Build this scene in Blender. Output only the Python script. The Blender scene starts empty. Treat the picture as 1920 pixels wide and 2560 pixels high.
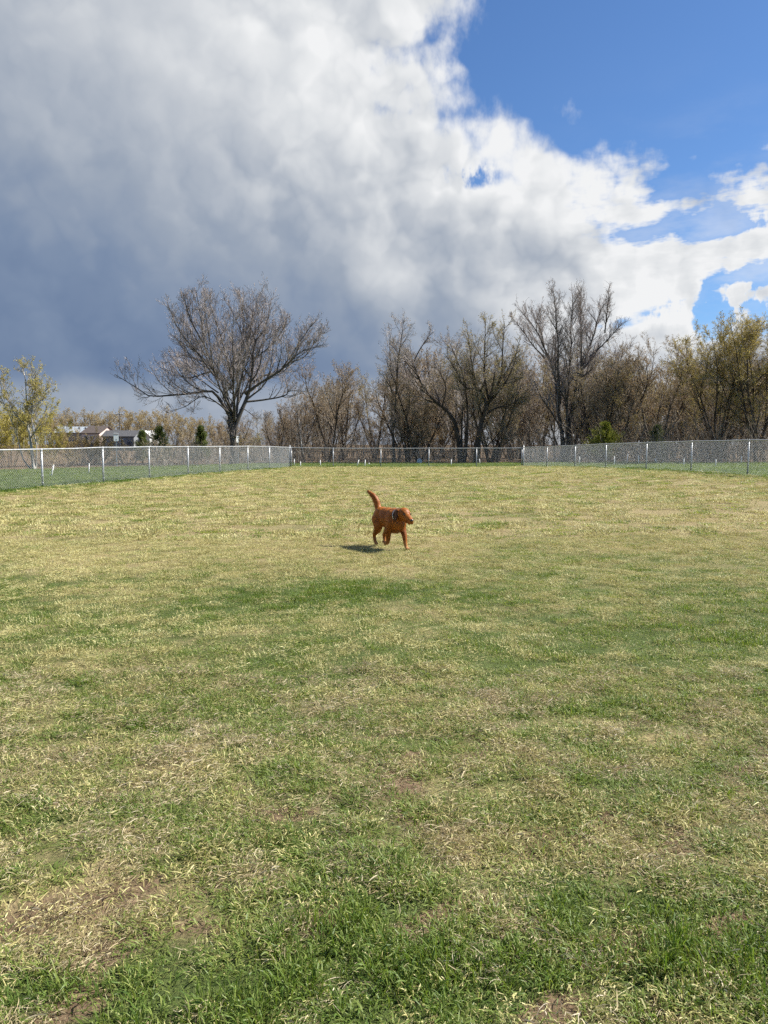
import bpy, math, random
import numpy as np
from mathutils import Vector, Matrix

sc = bpy.context.scene
C = sc.collection
RAD = math.radians

# ------------------------------------------------------------------ camera
F_PX, PITCH, CAM_H = 1924.0, RAD(5.05), 1.5
cam_data = bpy.data.cameras.new("camera")
cam_data.sensor_fit = 'VERTICAL'
cam_data.sensor_height = 34.6
cam_data.lens = 34.6 * F_PX / 2560.0
cam_data.clip_start = 0.05
cam_data.clip_end = 6000
cam = bpy.data.objects.new("camera", cam_data)
cam.location = (0, 0, CAM_H)
cam.rotation_euler = (RAD(90) - PITCH, 0, 0)
C.objects.link(cam)
sc.camera = cam

SUN_AZ, SUN_EL = RAD(74), RAD(45)          # azimuth clockwise from +Y (view direction)
SUN_VEC = Vector((math.sin(SUN_AZ) * math.cos(SUN_EL), math.cos(SUN_AZ) * math.cos(SUN_EL), math.sin(SUN_EL)))


def ray(px, py):
    """direction (not normalised, y component scaled to 1) of a photo position"""
    xc, yc = (px - 960) / F_PX, (1280 - py) / F_PX
    d = Vector((xc, math.cos(PITCH) + yc * math.sin(PITCH), -math.sin(PITCH) + yc * math.cos(PITCH)))
    return d


def P(px, py, Y):
    d = ray(px, py)
    s = Y / d.y
    return Vector((d.x * s, Y, CAM_H + d.z * s))


# ------------------------------------------------------------------ node helper
class S:
    """a shader socket with arithmetic"""
    def __init__(self, nt, sock):
        self.nt, self.s = nt, sock

    def _m(self, op, *a, clamp=False):
        n = self.nt.nodes.new('ShaderNodeMath')
        n.operation = op
        n.use_clamp = clamp
        for i, v in enumerate((self,) + a):
            if isinstance(v, S):
                self.nt.links.new(v.s, n.inputs[i])
            else:
                n.inputs[i].default_value = v
        return S(self.nt, n.outputs[0])

    def __add__(self, o): return self._m('ADD', o)
    __radd__ = __add__
    def __mul__(self, o): return self._m('MULTIPLY', o)
    __rmul__ = __mul__
    def __sub__(self, o): return self._m('SUBTRACT', o)
    def __rsub__(self, o): return (self * -1.0) + o
    def __neg__(self): return self * -1.0
    def pw(self, o): return self._m('POWER', o)
    def mx(self, o): return self._m('MAXIMUM', o)
    def mn(self, o): return self._m('MINIMUM', o)
    def smin(self, o, k): return self._m('SMOOTH_MIN', o, k)
    def exp(self): return self._m('EXPONENT')
    def clamp(self): return self._m('ADD', 0.0, clamp=True)

    def step(self, a, b, lo=0.0, hi=1.0, kind='SMOOTHSTEP'):
        n = self.nt.nodes.new('ShaderNodeMapRange')
        n.interpolation_type = kind
        self.nt.links.new(self.s, n.inputs[0])
        for i, v in enumerate((a, b, lo, hi)):
            n.inputs[i + 1].default_value = v
        return S(self.nt, n.outputs[0])


def nd(nt, kind, **kw):
    n = nt.nodes.new(kind)
    for k, v in kw.items():
        setattr(n, k, v)
    return n


def setin(nt, node, key, v):
    if isinstance(v, S):
        nt.links.new(v.s, node.inputs[key])
    elif isinstance(v, bpy.types.NodeSocket):
        nt.links.new(v, node.inputs[key])
    else:
        node.inputs[key].default_value = v


def noise(nt, vec, scale, detail=6.0, rough=0.55, dist=0.0, col=False):
    n = nd(nt, 'ShaderNodeTexNoise')
    if vec is not None:
        setin(nt, n, 'Vector', vec)
    n.inputs['Scale'].default_value = scale
    n.inputs['Detail'].default_value = detail
    n.inputs['Roughness'].default_value = rough
    n.inputs['Distortion'].default_value = dist
    return S(nt, n.outputs['Color' if col else 'Fac'])


def ramp(nt, fac, stops, interp='LINEAR'):
    n = nd(nt, 'ShaderNodeValToRGB')
    n.color_ramp.interpolation = interp
    el = n.color_ramp.elements
    while len(el) < len(stops):
        el.new(0.5)
    for e, (p, c) in zip(el, stops):
        e.position = p
        e.color = (c[0], c[1], c[2], 1)
    setin(nt, n, 0, fac)
    return S(nt, n.outputs[0])


def mixc(nt, fac, a, b, mode='MIX'):
    n = nd(nt, 'ShaderNodeMix', data_type='RGBA', blend_type=mode)
    setin(nt, n, 0, fac)
    for k, v in ((6, a), (7, b)):
        if isinstance(v, S):
            nt.links.new(v.s, n.inputs[k])
        else:
            n.inputs[k].default_value = (v[0], v[1], v[2], 1)
    return S(nt, n.outputs[2])


def vmath(nt, op, a, b=None):
    n = nd(nt, 'ShaderNodeVectorMath', operation=op)
    setin(nt, n, 0, a)
    if b is not None:
        setin(nt, n, 1, b)
    return S(nt, n.outputs['Value' if op in ('DOT_PRODUCT', 'LENGTH', 'DISTANCE') else 'Vector'])


# ------------------------------------------------------------------ world: blue sky + one big cloud bank
SKY_STRENGTH = 0.0555
world = bpy.data.worlds.new("World")
sc.world = world
world.use_nodes = True
world.cycles.sampling_method = 'MANUAL'
world.cycles.sample_map_resolution = 512
nt = world.node_tree
nt.nodes.clear()
sky = nd(nt, 'ShaderNodeTexSky', sky_type='NISHITA')
sky.sun_disc = False
sky.sun_elevation = SUN_EL
sky.sun_rotation = SUN_AZ
sky.altitude = 250
sky.air_density = 1.0
sky.dust_density = 0.35
sky.ozone_density = 2.2
tc = nd(nt, 'ShaderNodeTexCoord')
DIR = S(nt, tc.outputs['Generated'])


def dirn(px, py):
    return ray(px, py).normalized()


def plane(p, q, ref):
    """great circle through two directions, positive on the side of ref"""
    n = dirn(*p).cross(dirn(*q)).normalized()
    if n.dot(dirn(*ref)) < 0:
        n = -n
    return vmath(nt, 'DOT_PRODUCT', DIR, tuple(n))


def blob(px, py, sx, sy):
    """elliptical bump round a direction; sx, sy angular half sizes in radians"""
    c = dirn(px, py)
    right = Vector((c.y, -c.x, 0)).normalized()
    up = right.cross(c)
    a = vmath(nt, 'DOT_PRODUCT', DIR, tuple(right / sx))
    b = vmath(nt, 'DOT_PRODUCT', DIR, tuple(up / sy))
    f = vmath(nt, 'DOT_PRODUCT', DIR, tuple(c)).step(0.2, 0.5)
    return (-(a * a + b * b)).exp() * f


DIR2 = vmath(nt, 'ADD', DIR, (1.1, 4.2, 0.4))
n1 = noise(nt, DIR2, 9.0, 6.0, 0.55, 0.2)
n_big = noise(nt, DIR2, 2.7, 3.0, 0.5)
sunshift = vmath(nt, 'ADD', DIR2, tuple(SUN_VEC * 0.03))


def billow(vec, scale, detail):
    """rounded cauliflower lumps: 1 on a lump, 0 in the creases"""
    n = nd(nt, 'ShaderNodeTexVoronoi', feature='F1', distance='EUCLIDEAN')
    n.normalize = True
    setin(nt, n, 'Vector', vec)
    n.inputs['Scale'].default_value = scale
    n.inputs['Detail'].default_value = detail
    n.inputs['Roughness'].default_value = 0.55
    n.inputs['Lacunarity'].default_value = 2.1
    return 1.0 - S(nt, n.outputs['Distance'])


warp = noise(nt, DIR2, 14.0, 3.0, 0.6, col=True)
DIR3 = vmath(nt, 'ADD', DIR2, vmath(nt, 'SCALE', warp))
DIR3.s.node.inputs[1].links[0].from_node.inputs['Scale'].default_value = 0.07
bil = billow(DIR3, 10.0, 2.0)
bil_s = billow(vmath(nt, 'ADD', DIR3, tuple(SUN_VEC * 0.022)), 10.0, 1.0)
relief = bil_s - bil                                  # > 0 where a lump turns from the sun
stretch = nd(nt, 'ShaderNodeMapping')
stretch.inputs['Scale'].default_value = (1.0, 1.0, 0.5)
nt.links.new(DIR2.s, stretch.inputs[0])
fine = noise(nt, stretch.outputs[0], 20.0, 5.0, 0.6)

blue = plane((1160, 0), (1120, 230), (1700, 200)).smin(plane((1110, 205), (1600, 465), (1700, 200)), 0.02)
blue = blue.smin(plane((1560, 474), (1920, 452), (1700, 200)), 0.02)
edge = -0.008 - blue + (bil - 0.66) * 0.26 + (n1 - 0.5) * 0.10 + (fine - 0.5) * 0.17
holes = (blob(1175, 440, 0.042, 0.020) * 0.10 + blob(1860, 556, 0.085, 0.016) * 0.11 + blob(1900, 690, 0.14, 0.016) * 0.09
         + blob(1800, 790, 0.2, 0.030) * 0.14)
holes = holes * fine.step(0.36, 0.62, 0.1, 1.8)
adds = blob(1850, 500, 0.08, 0.024) * 0.13 + blob(1860, 615, 0.10, 0.022) * 0.08 + blob(1590, 745, 0.05, 0.022) * 0.20 + blob(1640, 830, 0.03, 0.012) * 0.2
flat = nd(nt, 'ShaderNodeMapping')
flat.inputs['Scale'].default_value = (1.0, 1.0, 3.0)
nt.links.new(DIR2.s, flat.inputs[0])
streak = noise(nt, flat.outputs[0], 7.0, 5.0, 0.6)
edge = edge - holes + adds - blob(1880, 640, 0.22, 0.11) * (streak - 0.46) * 0.85      # thin flat wisps low on the right
sep = nd(nt, 'ShaderNodeSeparateXYZ')
nt.links.new(DIR.s, sep.inputs[0])
Z = S(nt, sep.outputs[2])
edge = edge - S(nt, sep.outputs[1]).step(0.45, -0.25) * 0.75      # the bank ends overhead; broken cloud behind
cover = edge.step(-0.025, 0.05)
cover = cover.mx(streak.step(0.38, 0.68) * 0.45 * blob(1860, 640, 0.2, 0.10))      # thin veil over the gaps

dark_pl = plane((1900, 1050), (250, -200), (0, 900))    # grows towards the storm at lower left
depth = (edge - (n1 - 0.5) * 0.10 - (bil - 0.66) * 0.12).step(0.02, 0.36, 0.0, 1.0, 'LINEAR')
lum = 0.95 - depth.pw(0.7) * 0.36 - dark_pl.step(-0.05, 0.50) * 0.17
lum = lum - Z.step(0.40, 0.07) * 0.31 + Z.step(0.095, 0.055) * 0.36
calm = depth.step(0.1, 0.9, 1.0, 0.35)
lum = lum + (n_big - 0.5) * 0.34 + (-(relief * 1.3) + (bil - 0.66) * 0.42 + (n1 - 0.5) * 0.15 + (fine - 0.5) * 0.14) * calm
lum = lum + blob(960, 695, 0.045, 0.03) * 0.24 + blob(1700, 770, 0.24, 0.12) * 0.34 + blob(1610, 745, 0.07, 0.03) * 0.15 + blob(480, 60, 0.25, 0.10) * 0.13 - blob(1270, 640, 0.14, 0.035) * 0.16
cloud = ramp(nt, lum, [(0.0, (0.135, 0.20, 0.335)), (0.22, (0.20, 0.268, 0.395)), (0.45, (0.33, 0.385, 0.475)),
                       (0.68, (0.55, 0.585, 0.635)), (0.88, (0.76, 0.78, 0.80)), (1.0, (0.88, 0.89, 0.90))])
cs = vmath(nt, 'SCALE', cloud)
cs.s.node.inputs['Scale'].default_value = 1.0 / 0.112
skc = mixc(nt, 1.0, S(nt, sky.outputs[0]), (0.64, 0.87, 1.14), 'MULTIPLY')
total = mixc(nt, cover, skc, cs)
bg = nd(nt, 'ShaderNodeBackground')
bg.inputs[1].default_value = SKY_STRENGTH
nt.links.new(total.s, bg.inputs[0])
wo = nd(nt, 'ShaderNodeOutputWorld')
nt.links.new(bg.outputs[0], wo.inputs[0])

# ------------------------------------------------------------------ sun, exposure
sd = bpy.data.lights.new("sun", 'SUN')
sd.energy = 5.0
sd.angle = RAD(0.55)
sd.color = (1.0, 0.955, 0.87)
sun = bpy.data.objects.new("sun", sd)
sun.rotation_euler = (-SUN_VEC).to_track_quat('-Z', 'Y').to_euler()
sun.location = (20, 10, 30)
C.objects.link(sun)
vs = sc.view_settings
vs.view_transform = 'Standard'
vs.look = 'None'
vs.exposure = 1.03
vs.gamma = 1.0
vs.use_curve_mapping = False
sc.cycles.use_adaptive_sampling = True
sc.cycles.adaptive_threshold = 0.018
sc.cycles.adaptive_min_samples = 12
sc.cycles.use_denoising = False
sc.cycles.max_bounces = 5
sc.cycles.diffuse_bounces = 2
sc.cycles.transmission_bounces = 3
sc.cycles.transparent_max_bounces = 4
sc.cycles.caustics_reflective = False
sc.cycles.caustics_refractive = False

# ------------------------------------------------------------------ mesh helpers
def mesh_np(name, V, quads=None, tris=None, smooth=True, attrs=None, mat=None, mat_idx=None):
    V = np.asarray(V, np.float32)
    me = bpy.data.meshes.new(name)
    q = np.zeros((0, 4), np.int32) if quads is None else np.asarray(quads, np.int32).reshape(-1, 4)
    t = np.zeros((0, 3), np.int32) if tris is None else np.asarray(tris, np.int32).reshape(-1, 3)
    me.vertices.add(len(V))
    me.vertices.foreach_set('co', V.ravel())
    me.loops.add(q.size + t.size)
    me.loops.foreach_set('vertex_index', np.concatenate([q.ravel(), t.ravel()]).astype(np.int32))
    n = len(q) + len(t)
    me.polygons.add(n)
    ls = np.concatenate([np.arange(len(q)) * 4, q.size + np.arange(len(t)) * 3]).astype(np.int32)
    me.polygons.foreach_set('loop_start', ls)
    me.polygons.foreach_set('use_smooth', np.full(n, smooth, bool))
    if mat_idx is not None:
        me.polygons.foreach_set('material_index', np.asarray(mat_idx, np.int32))
    me.update(calc_edges=True)
    for k, a in (attrs or {}).items():
        at = me.attributes.new(k, 'FLOAT', 'POINT')
        at.data.foreach_set('value', np.asarray(a, np.float32))
    if mat is not None:
        for m in (mat if isinstance(mat, (list, tuple)) else [mat]):
            me.materials.append(m)
    return me


def ob(name, me, parent=None, loc=None):
    o = bpy.data.objects.new(name, me)
    C.objects.link(o)
    if parent is not None:
        o.parent = parent
    if loc is not None:
        o.location = loc
    return o


def tag(o, label=None, cat=None, group=None, kind=None):
    if label: o['label'] = label
    if cat: o['category'] = cat
    if group: o['group'] = group
    if kind: o['kind'] = kind
    return o


class MB:
    """collects simple solids into one mesh"""
    def __init__(self):
        self.v, self.f = [], []

    def box(self, c, s, rot=None):
        b = len(self.v)
        for dx, dy, dz in ((-1, -1, -1), (1, -1, -1), (1, 1, -1), (-1, 1, -1), (-1, -1, 1), (1, -1, 1), (1, 1, 1), (-1, 1, 1)):
            p = Vector((dx * s[0] / 2, dy * s[1] / 2, dz * s[2] / 2))
            if rot is not None:
                p = rot @ p
            self.v.append(tuple(Vector(c) + p))
        for f in ((0, 3, 2, 1), (4, 5, 6, 7), (0, 1, 5, 4), (1, 2, 6, 5), (2, 3, 7, 6), (3, 0, 4, 7)):
            self.f.append(tuple(b + i for i in f))
        return self

    def poly(self, pts, faces):
        b = len(self.v)
        self.v += [tuple(p) for p in pts]
        self.f += [tuple(b + i for i in f) for f in faces]
        return self

    def tube(self, pts, radii, sides=8, cap=True):
        pts = [Vector(p) for p in pts]
        b = len(self.v)
        n = len(pts)
        ax = (pts[-1] - pts[0]).normalized()
        ref = Vector((1, 0, 0)) if abs(ax.x) < 0.8 else Vector((0, 1, 0))
        for i, p in enumerate(pts):
            t = (pts[min(i + 1, n - 1)] - pts[max(i - 1, 0)]).normalized()
            u = t.cross(ref).normalized()
            w = t.cross(u)
            r = radii[i] if hasattr(radii, '__len__') else radii
            for k in range(sides):
                a = 2 * math.pi * k / sides
                self.v.append(tuple(p + (u * math.cos(a) + w * math.sin(a)) * r))
        for i in range(n - 1):
            for k in range(sides):
                k2 = (k + 1) % sides
                self.f.append((b + i * sides + k, b + i * sides + k2, b + (i + 1) * sides + k2, b + (i + 1) * sides + k))
        if cap:
            self.f.append(tuple(b + k for k in range(sides))[::-1])
            self.f.append(tuple(b + (n - 1) * sides + k for k in range(sides)))
        return self

    def mesh(self, name, mat, smooth=False):
        me = bpy.data.meshes.new(name)
        me.from_pydata(self.v, [], self.f)
        me.materials.append(mat)
        if smooth:
            me.polygons.foreach_set('use_smooth', [True] * len(me.polygons))
        me.update()
        return me

    def build(self, name, mat, parent=None, smooth=False, loc=None):
        return ob(name, self.mesh(name, mat, smooth), parent, loc)


def tubes(groups):
    """groups: list of (P (N,K,3), R (N,K), sides) -> verts, quads"""
    Vs, Qs, off = [], [], 0
    for Pn, Rn, sd_ in groups:
        N, K, _ = Pn.shape
        if N == 0:
            continue
        T = np.empty_like(Pn)
        T[:, 1:-1] = Pn[:, 2:] - Pn[:, :-2]
        T[:, 0] = Pn[:, 1] - Pn[:, 0]
        T[:, -1] = Pn[:, -1] - Pn[:, -2]
        T /= np.linalg.norm(T, axis=2, keepdims=True) + 1e-9
        ax = Pn[:, -1] - Pn[:, 0]
        ref = np.where((np.abs(ax[:, 2]) > 0.7 * np.linalg.norm(ax, axis=1))[:, None], np.array([[1.0, 0.2, 0]]), np.array([[0.1, 0.1, 1.0]]))
        U = np.cross(T, ref[:, None, :])
        U /= np.linalg.norm(U, axis=2, keepdims=True) + 1e-9
        W = np.cross(T, U)
        if sd_ == 2:                                  # hair-thin twig: one strip, turned at random
            ph = np.random.default_rng(N).random(N)[:, None, None] * np.pi
            U2 = U * np.cos(ph) + W * np.sin(ph)
            V = np.stack([Pn - U2 * Rn[..., None], Pn + U2 * Rn[..., None]], 2)
            idx = off + np.arange(N * K * 2).reshape(N, K, 2)
            Q = np.stack([idx[:, :-1, 0], idx[:, :-1, 1], idx[:, 1:, 1], idx[:, 1:, 0]], axis=-1).reshape(-1, 4)
            Vs.append(V.reshape(-1, 3))
            Qs.append(Q)
            off += N * K * 2
            continue
        a = np.arange(sd_) * 2 * np.pi / sd_
        ring = U[:, :, None, :] * np.cos(a)[None, None, :, None] + W[:, :, None, :] * np.sin(a)[None, None, :, None]
        V = Pn[:, :, None, :] + ring * Rn[:, :, None, None]
        idx = off + np.arange(N * K * sd_).reshape(N, K, sd_)
        nx = np.roll(idx, -1, axis=2)
        Q = np.stack([idx[:, :-1], nx[:, :-1], nx[:, 1:], idx[:, 1:]], axis=-1).reshape(-1, 4)
        Vs.append(V.reshape(-1, 3))
        Qs.append(Q)
        off += N * K * sd_
    return np.concatenate(Vs), np.concatenate(Qs)


def vnoise(x, y, seed=0):
    """smooth value noise, numpy"""
    xi, yi = np.floor(x).astype(np.int64), np.floor(y).astype(np.int64)
    fx, fy = x - xi, y - yi
    fx, fy = fx * fx * (3 - 2 * fx), fy * fy * (3 - 2 * fy)

    def h(a, b):
        n = (a * 374761393 + b * 668265263 + seed * 974634777) & 0xFFFFFFFF
        n = ((n ^ (n >> 13)) * 1274126177) & 0xFFFFFFFF
        n = (n ^ (n >> 16)) & 0xFFFF
        return n / 65535.0
    return ((h(xi, yi) * (1 - fx) + h(xi + 1, yi) * fx) * (1 - fy) + (h(xi, yi + 1) * (1 - fx) + h(xi + 1, yi + 1) * fx) * fy)


def fbm(x, y, seed=0, octv=4):
    s, a, t = 0, 1.0, 0
    for o in range(octv):
        s = s + a * vnoise(x * 2 ** o + o * 17.3, y * 2 ** o - o * 9.1, seed + o)
        t += a
        a *= 0.55
    return s / t


# ------------------------------------------------------------------ materials
def mat(name):
    m = bpy.data.materials.new(name)
    m.use_nodes = True
    t = m.node_tree
    b = t.nodes['Principled BSDF']
    return m, t, b


def simple(name, col, rough=0.6, metal=0.0, var=0.25, scale=8.0, spec=0.4):
    m, t, b = mat(name)
    tcn = nd(t, 'ShaderNodeTexCoord')
    n = noise(t, tcn.outputs['Object'], scale, 5, 0.6)
    c = mixc(t, n.step(0.3, 0.7), [v * (1 - var) for v in col], [min(1, v * (1 + var)) for v in col])
    t.links.new(c.s, b.inputs['Base Color'])
    b.inputs['Roughness'].default_value = rough
    b.inputs['Metallic'].default_value = metal
    b.inputs['Specular IOR Level'].default_value = spec
    return m


def attr(t, name, kind='GEOMETRY'):
    n = nd(t, 'ShaderNodeAttribute', attribute_name=name, attribute_type=kind)
    return S(t, n.outputs['Fac'])


def leafy(t, b, col, rough=0.55, trans=0.35, spec=0.25, tcol=None):
    """thin leaf: principled + translucent"""
    t.links.new(col.s, b.inputs['Base Color'])
    b.inputs['Roughness'].default_value = rough
    b.inputs['Specular IOR Level'].default_value = spec
    tr = nd(t, 'ShaderNodeBsdfTranslucent')
    t.links.new((tcol or col).s, tr.inputs[0])
    mx = nd(t, 'ShaderNodeMixShader')
    mx.inputs[0].default_value = trans
    t.links.new(b.outputs[0], mx.inputs[1])
    t.links.new(tr.outputs[0], mx.inputs[2])
    t.links.new(mx.outputs[0], t.nodes['Material Output'].inputs[0])


def bark(name, a, b_, scale=3.0):
    m, t, b = mat(name)
    tcn = nd(t, 'ShaderNodeTexCoord')
    mp = nd(t, 'ShaderNodeMapping')
    mp.inputs['Scale'].default_value = (1, 1, 0.22)
    t.links.new(tcn.outputs['Object'], mp.inputs[0])
    n = noise(t, mp.outputs[0], scale * 3, 6, 0.65)
    t.links.new(mixc(t, n.step(0.3, 0.72), a, b_).s, b.inputs['Base Color'])
    bp = nd(t, 'ShaderNodeBump')
    bp.inputs['Strength'].default_value = 0.5
    bp.inputs['Distance'].default_value = 0.03
    t.links.new(n.s, bp.inputs['Height'])
    t.links.new(bp.outputs[0], b.inputs['Normal'])
    b.inputs['Roughness'].default_value = 0.85
    b.inputs['Specular IOR Level'].default_value = 0.2
    return m


M_bark = bark('bark_grey', (0.055, 0.048, 0.042), (0.13, 0.115, 0.10))
M_bark_dark = bark('bark_brown', (0.04, 0.03, 0.024), (0.10, 0.078, 0.06))
M_birch = bark('bark_pale', (0.16, 0.13, 0.10), (0.62, 0.58, 0.52), 1.2)
M_twig = bark('twig_grey', (0.25, 0.215, 0.20), (0.43, 0.375, 0.34))
M_twig_brown = bark('twig_brown', (0.215, 0.178, 0.14), (0.385, 0.325, 0.255))
M_twig_far = bark('twig_tan', (0.24, 0.19, 0.12), (0.40, 0.32, 0.20))


def leafmat(name, c1, c2, trans=0.4):
    m, t, b = mat(name)
    r = attr(t, 'rnd')
    leafy(t, b, mixc(t, r, c1, c2), 0.6, trans, 0.2)
    return m


M_leaf_olive = leafmat('leaf_olive', (0.29, 0.235, 0.055), (0.52, 0.41, 0.12))
M_leaf_rust = leafmat('leaf_rust', (0.25, 0.165, 0.08), (0.42, 0.30, 0.155))
M_leaf_yellow = leafmat('leaf_yellowgreen', (0.34, 0.30, 0.06), (0.56, 0.48, 0.14))
M_leaf_tan = leafmat('leaf_tan', (0.30, 0.235, 0.11), (0.48, 0.38, 0.19))
M_leaf_bud = leafmat('leaf_bud', (0.30, 0.215, 0.175), (0.48, 0.37, 0.30))
M_needle = leafmat('needle_green', (0.075, 0.115, 0.028), (0.24, 0.27, 0.075), 0.3)
M_needle_yellow = leafmat('needle_yellowgreen', (0.19, 0.21, 0.025), (0.38, 0.39, 0.07), 0.35)

# ------------------------------------------------------------------ fences: posts read off the photo (x, top y, base y, depth)
LEFT = [(107, 1123, 1219, 24.3), (259, 1118.5, 1206, 27.26), (374, 1117, 1196, 30.2), (471, 1116.5, 1187.5, 33.2),
        (550, 1116, 1181, 36.1), (620, 1115.5, 1176, 39.1), (674, 1116, 1172, 42.0), (725, 1118.5, 1167.5, 45.6)]
BACK = [(725, 1118.5, 1167.5, 45.6), (833, 1120.5, 1167, 45.8), (952, 1120.5, 1167, 46), (1072, 1120.5, 1167, 46), (1191, 1120.3, 1167, 46), (1308, 1119.8, 1167, 46)]
RIGHT = [(1308, 1118, 1167, 46), (1367, 1116.5, 1167.4, 42.6), (1437, 1113.3, 1168, 39.3), (1514, 1109.5, 1169.3, 35.9),
         (1615, 1106.3, 1173.5, 32.5), (1727, 1103, 1178.5, 29.2), (1868.5, 1100, 1188.7, 25.8)]


def fence_pts(lst):
    return [(P(x, b, d), P(x, t_, d).z) for x, t_, b, d in lst]


FL, FB, FR = fence_pts(LEFT), fence_pts(BACK), fence_pts(RIGHT)


def extend(f, at_start, n):
    for k in range(n):
        (a, at), (b, bt) = (f[0], f[1]) if at_start else (f[-1], f[-2])
        p = a + (a - b)
        p.z = a.z
        q = (p, p.z + (at - a.z))
        if at_start:
            f.insert(0, q)
        else:
            f.append(q)


extend(FL, True, 2)
extend(FR, False, 2)

# terrain height from scattered control points
ctrl = [(p.x, p.y, p.z) for p, _ in FL + FB[1:-1] + FR]
for x_ in np.arange(-8, 8.1, 2.0):
    for y_ in (-6, -2, 0, 2, 4, 7, 10, 13, 17):
        ctrl.append((x_, y_, 0.0 + 0.012 * max(0, x_) * max(0, y_ - 8) / 3))
for (px_, py_, d_) in ((0, 1175, 41), (100, 1174, 42), (222, 1183, 37), (300, 1168, 46), (590, 1160, 54), (740, 1158, 57), (950, 1157.5, 58.5), (1150, 1157.5, 58.5),
                       (1350, 1157, 57), (1450, 1156.5, 54), (1600, 1156, 52), (1750, 1156, 50), (1900, 1156.5, 48)):
    q = P(px_, py_, d_)
    ctrl.append(tuple(q))
for a_ in range(-80, 81, 16):
    for y_ in (85, 110, 150, 220):
        ctrl.append((a_, y_, 0.0))
ctrl += [(-30, 40, 0.0), (-40, 60, 0.0), (40, 40, 0.6), (45, 60, 0.4), (20, 20, 0.8), (-22, 20, 0.1), (24, 10, .5), (-20, 8, 0), (20, -5, .2), (-20, -8, 0)]
ctrl = np.array(ctrl)


def H(x, y, small=True):
    x = np.atleast_1d(np.asarray(x, float))
    y = np.atleast_1d(np.asarray(y, float))
    out = np.empty(x.shape)
    for i in range(0, len(x), 20000):
        xs, ys = x[i:i + 20000, None], y[i:i + 20000, None]
        d2 = (xs - ctrl[None, :, 0]) ** 2 + (ys - ctrl[None, :, 1]) ** 2
        w = 1.0 / (d2 + 1.2) ** 2
        out[i:i + 20000] = (w * ctrl[None, :, 2]).sum(1) / w.sum(1)
    r = np.hypot(x, y)
    out = out * np.clip((330 - r) / 100, 0, 1)
    if small:
        out = out + (fbm(x * 1.7, y * 1.7, 5, 3) - 0.5) * 0.05 + (fbm(x * 7, y * 7, 9, 2) - 0.5) * 0.022 * np.clip((14 - y) / 6, 0, 1)
    return out


def h1(x, y):
    return float(H([x], [y])[0])


def ground_at(px, py):
    """ground point seen at a photo position"""
    d = ray(px, py)
    Y = 5.0
    for _ in range(60):
        z = float(H([d.x / d.y * Y], [Y], False)[0])
        Y2 = (CAM_H - z) / max(1e-4, -d.z / d.y)
        Y += (min(Y2, 70) - Y) * 0.5
    x = d.x / d.y * Y
    return Vector((x, Y, h1(x, Y)))


def lx(y):   # left / right fence line x for a given y
    return -10.66 + (y - 24.3) * (5.05 / 21.3)


def rx(y):
    return 12.18 - (y - 25.8) * (3.86 / 20.2)


def fdist(x, y):
    """signed distance-ish inside the enclosure (positive inside)"""
    return np.minimum(np.minimum((x - lx(y)) * 0.97, (rx(y) - x) * 0.98), 45.9 - y)


# gaussian patches read off the photo: (x px, y px, sx m, sy m, amount)
PATCH = []
for px_, py_, sx, sy, am in ((760, 1495, 0.75, 0.6, 0.75), (960, 1475, 0.7, 0.5, 0.7), (620, 1500, 0.5, 0.5, 0.25), (1210, 1503, 0.32, 0.22, 0.8),
                             (1750, 1560, 1.0, 0.6, 0.35), (1880, 1500, 0.7, 0.6, 0.4), (1850, 1620, 0.5, 0.3, 0.35), (1400, 1640, 0.6, 0.3, 0.3), (250, 1540, 0.8, .5, 0.15),
                             (200, 1600, 0.5, 0.4, 0.3), (450, 1800, 0.5, 0.3, 0.15), (1300, 1360, 0.5, 0.5, 0.25), (1500, 1400, 1.4, 1.0, 0.15), (560, 1415, 0.35, 0.3, 0.3),
                             (850, 2290, 0.20, 0.16, 0.75), (950, 2200, 0.15, 0.14, 0.4), (700, 2480, 0.30, 0.14, 0.75), (1000, 2460, 0.22, 0.15, 0.55), (1400, 2250, 0.22, 0.14, 0.75),
                             (1650, 2330, 0.28, 0.18, 0.7), (1850, 2400, 0.22, 0.2, 0.8), (1300, 2450, 0.25, 0.15, 0.5), (150, 2480, 0.3, 0.1, 0.55), (420, 2540, 0.25, 0.1, 0.6),
                             (1600, 1760, 0.35, 0.2, 0.3), (700, 1980, 0.25, 0.2, 0.2), (1700, 2000, 0.2, 0.15, 0.2), (150, 2050, 0.2, 0.15, 0.3),
                             (150, 2270, 0.22, 0.14, -0.5), (320, 2250, 0.2, 0.12, -0.4), (620, 2200, 0.2, 0.1, -0.4), (480, 2330, 0.2, 0.07, -0.4), (1150, 2130, 0.25, 0.12, -0.3),
                             (400, 1930, 0.3, 0.2, -0.15), (1200, 1900, 0.3, 0.2, -0.2), (1700, 1830, 0.3, 0.2, -0.15)):
    q = ground_at(px_, py_)
    PATCH.append((q.x, q.y, sx, sy, am))


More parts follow.
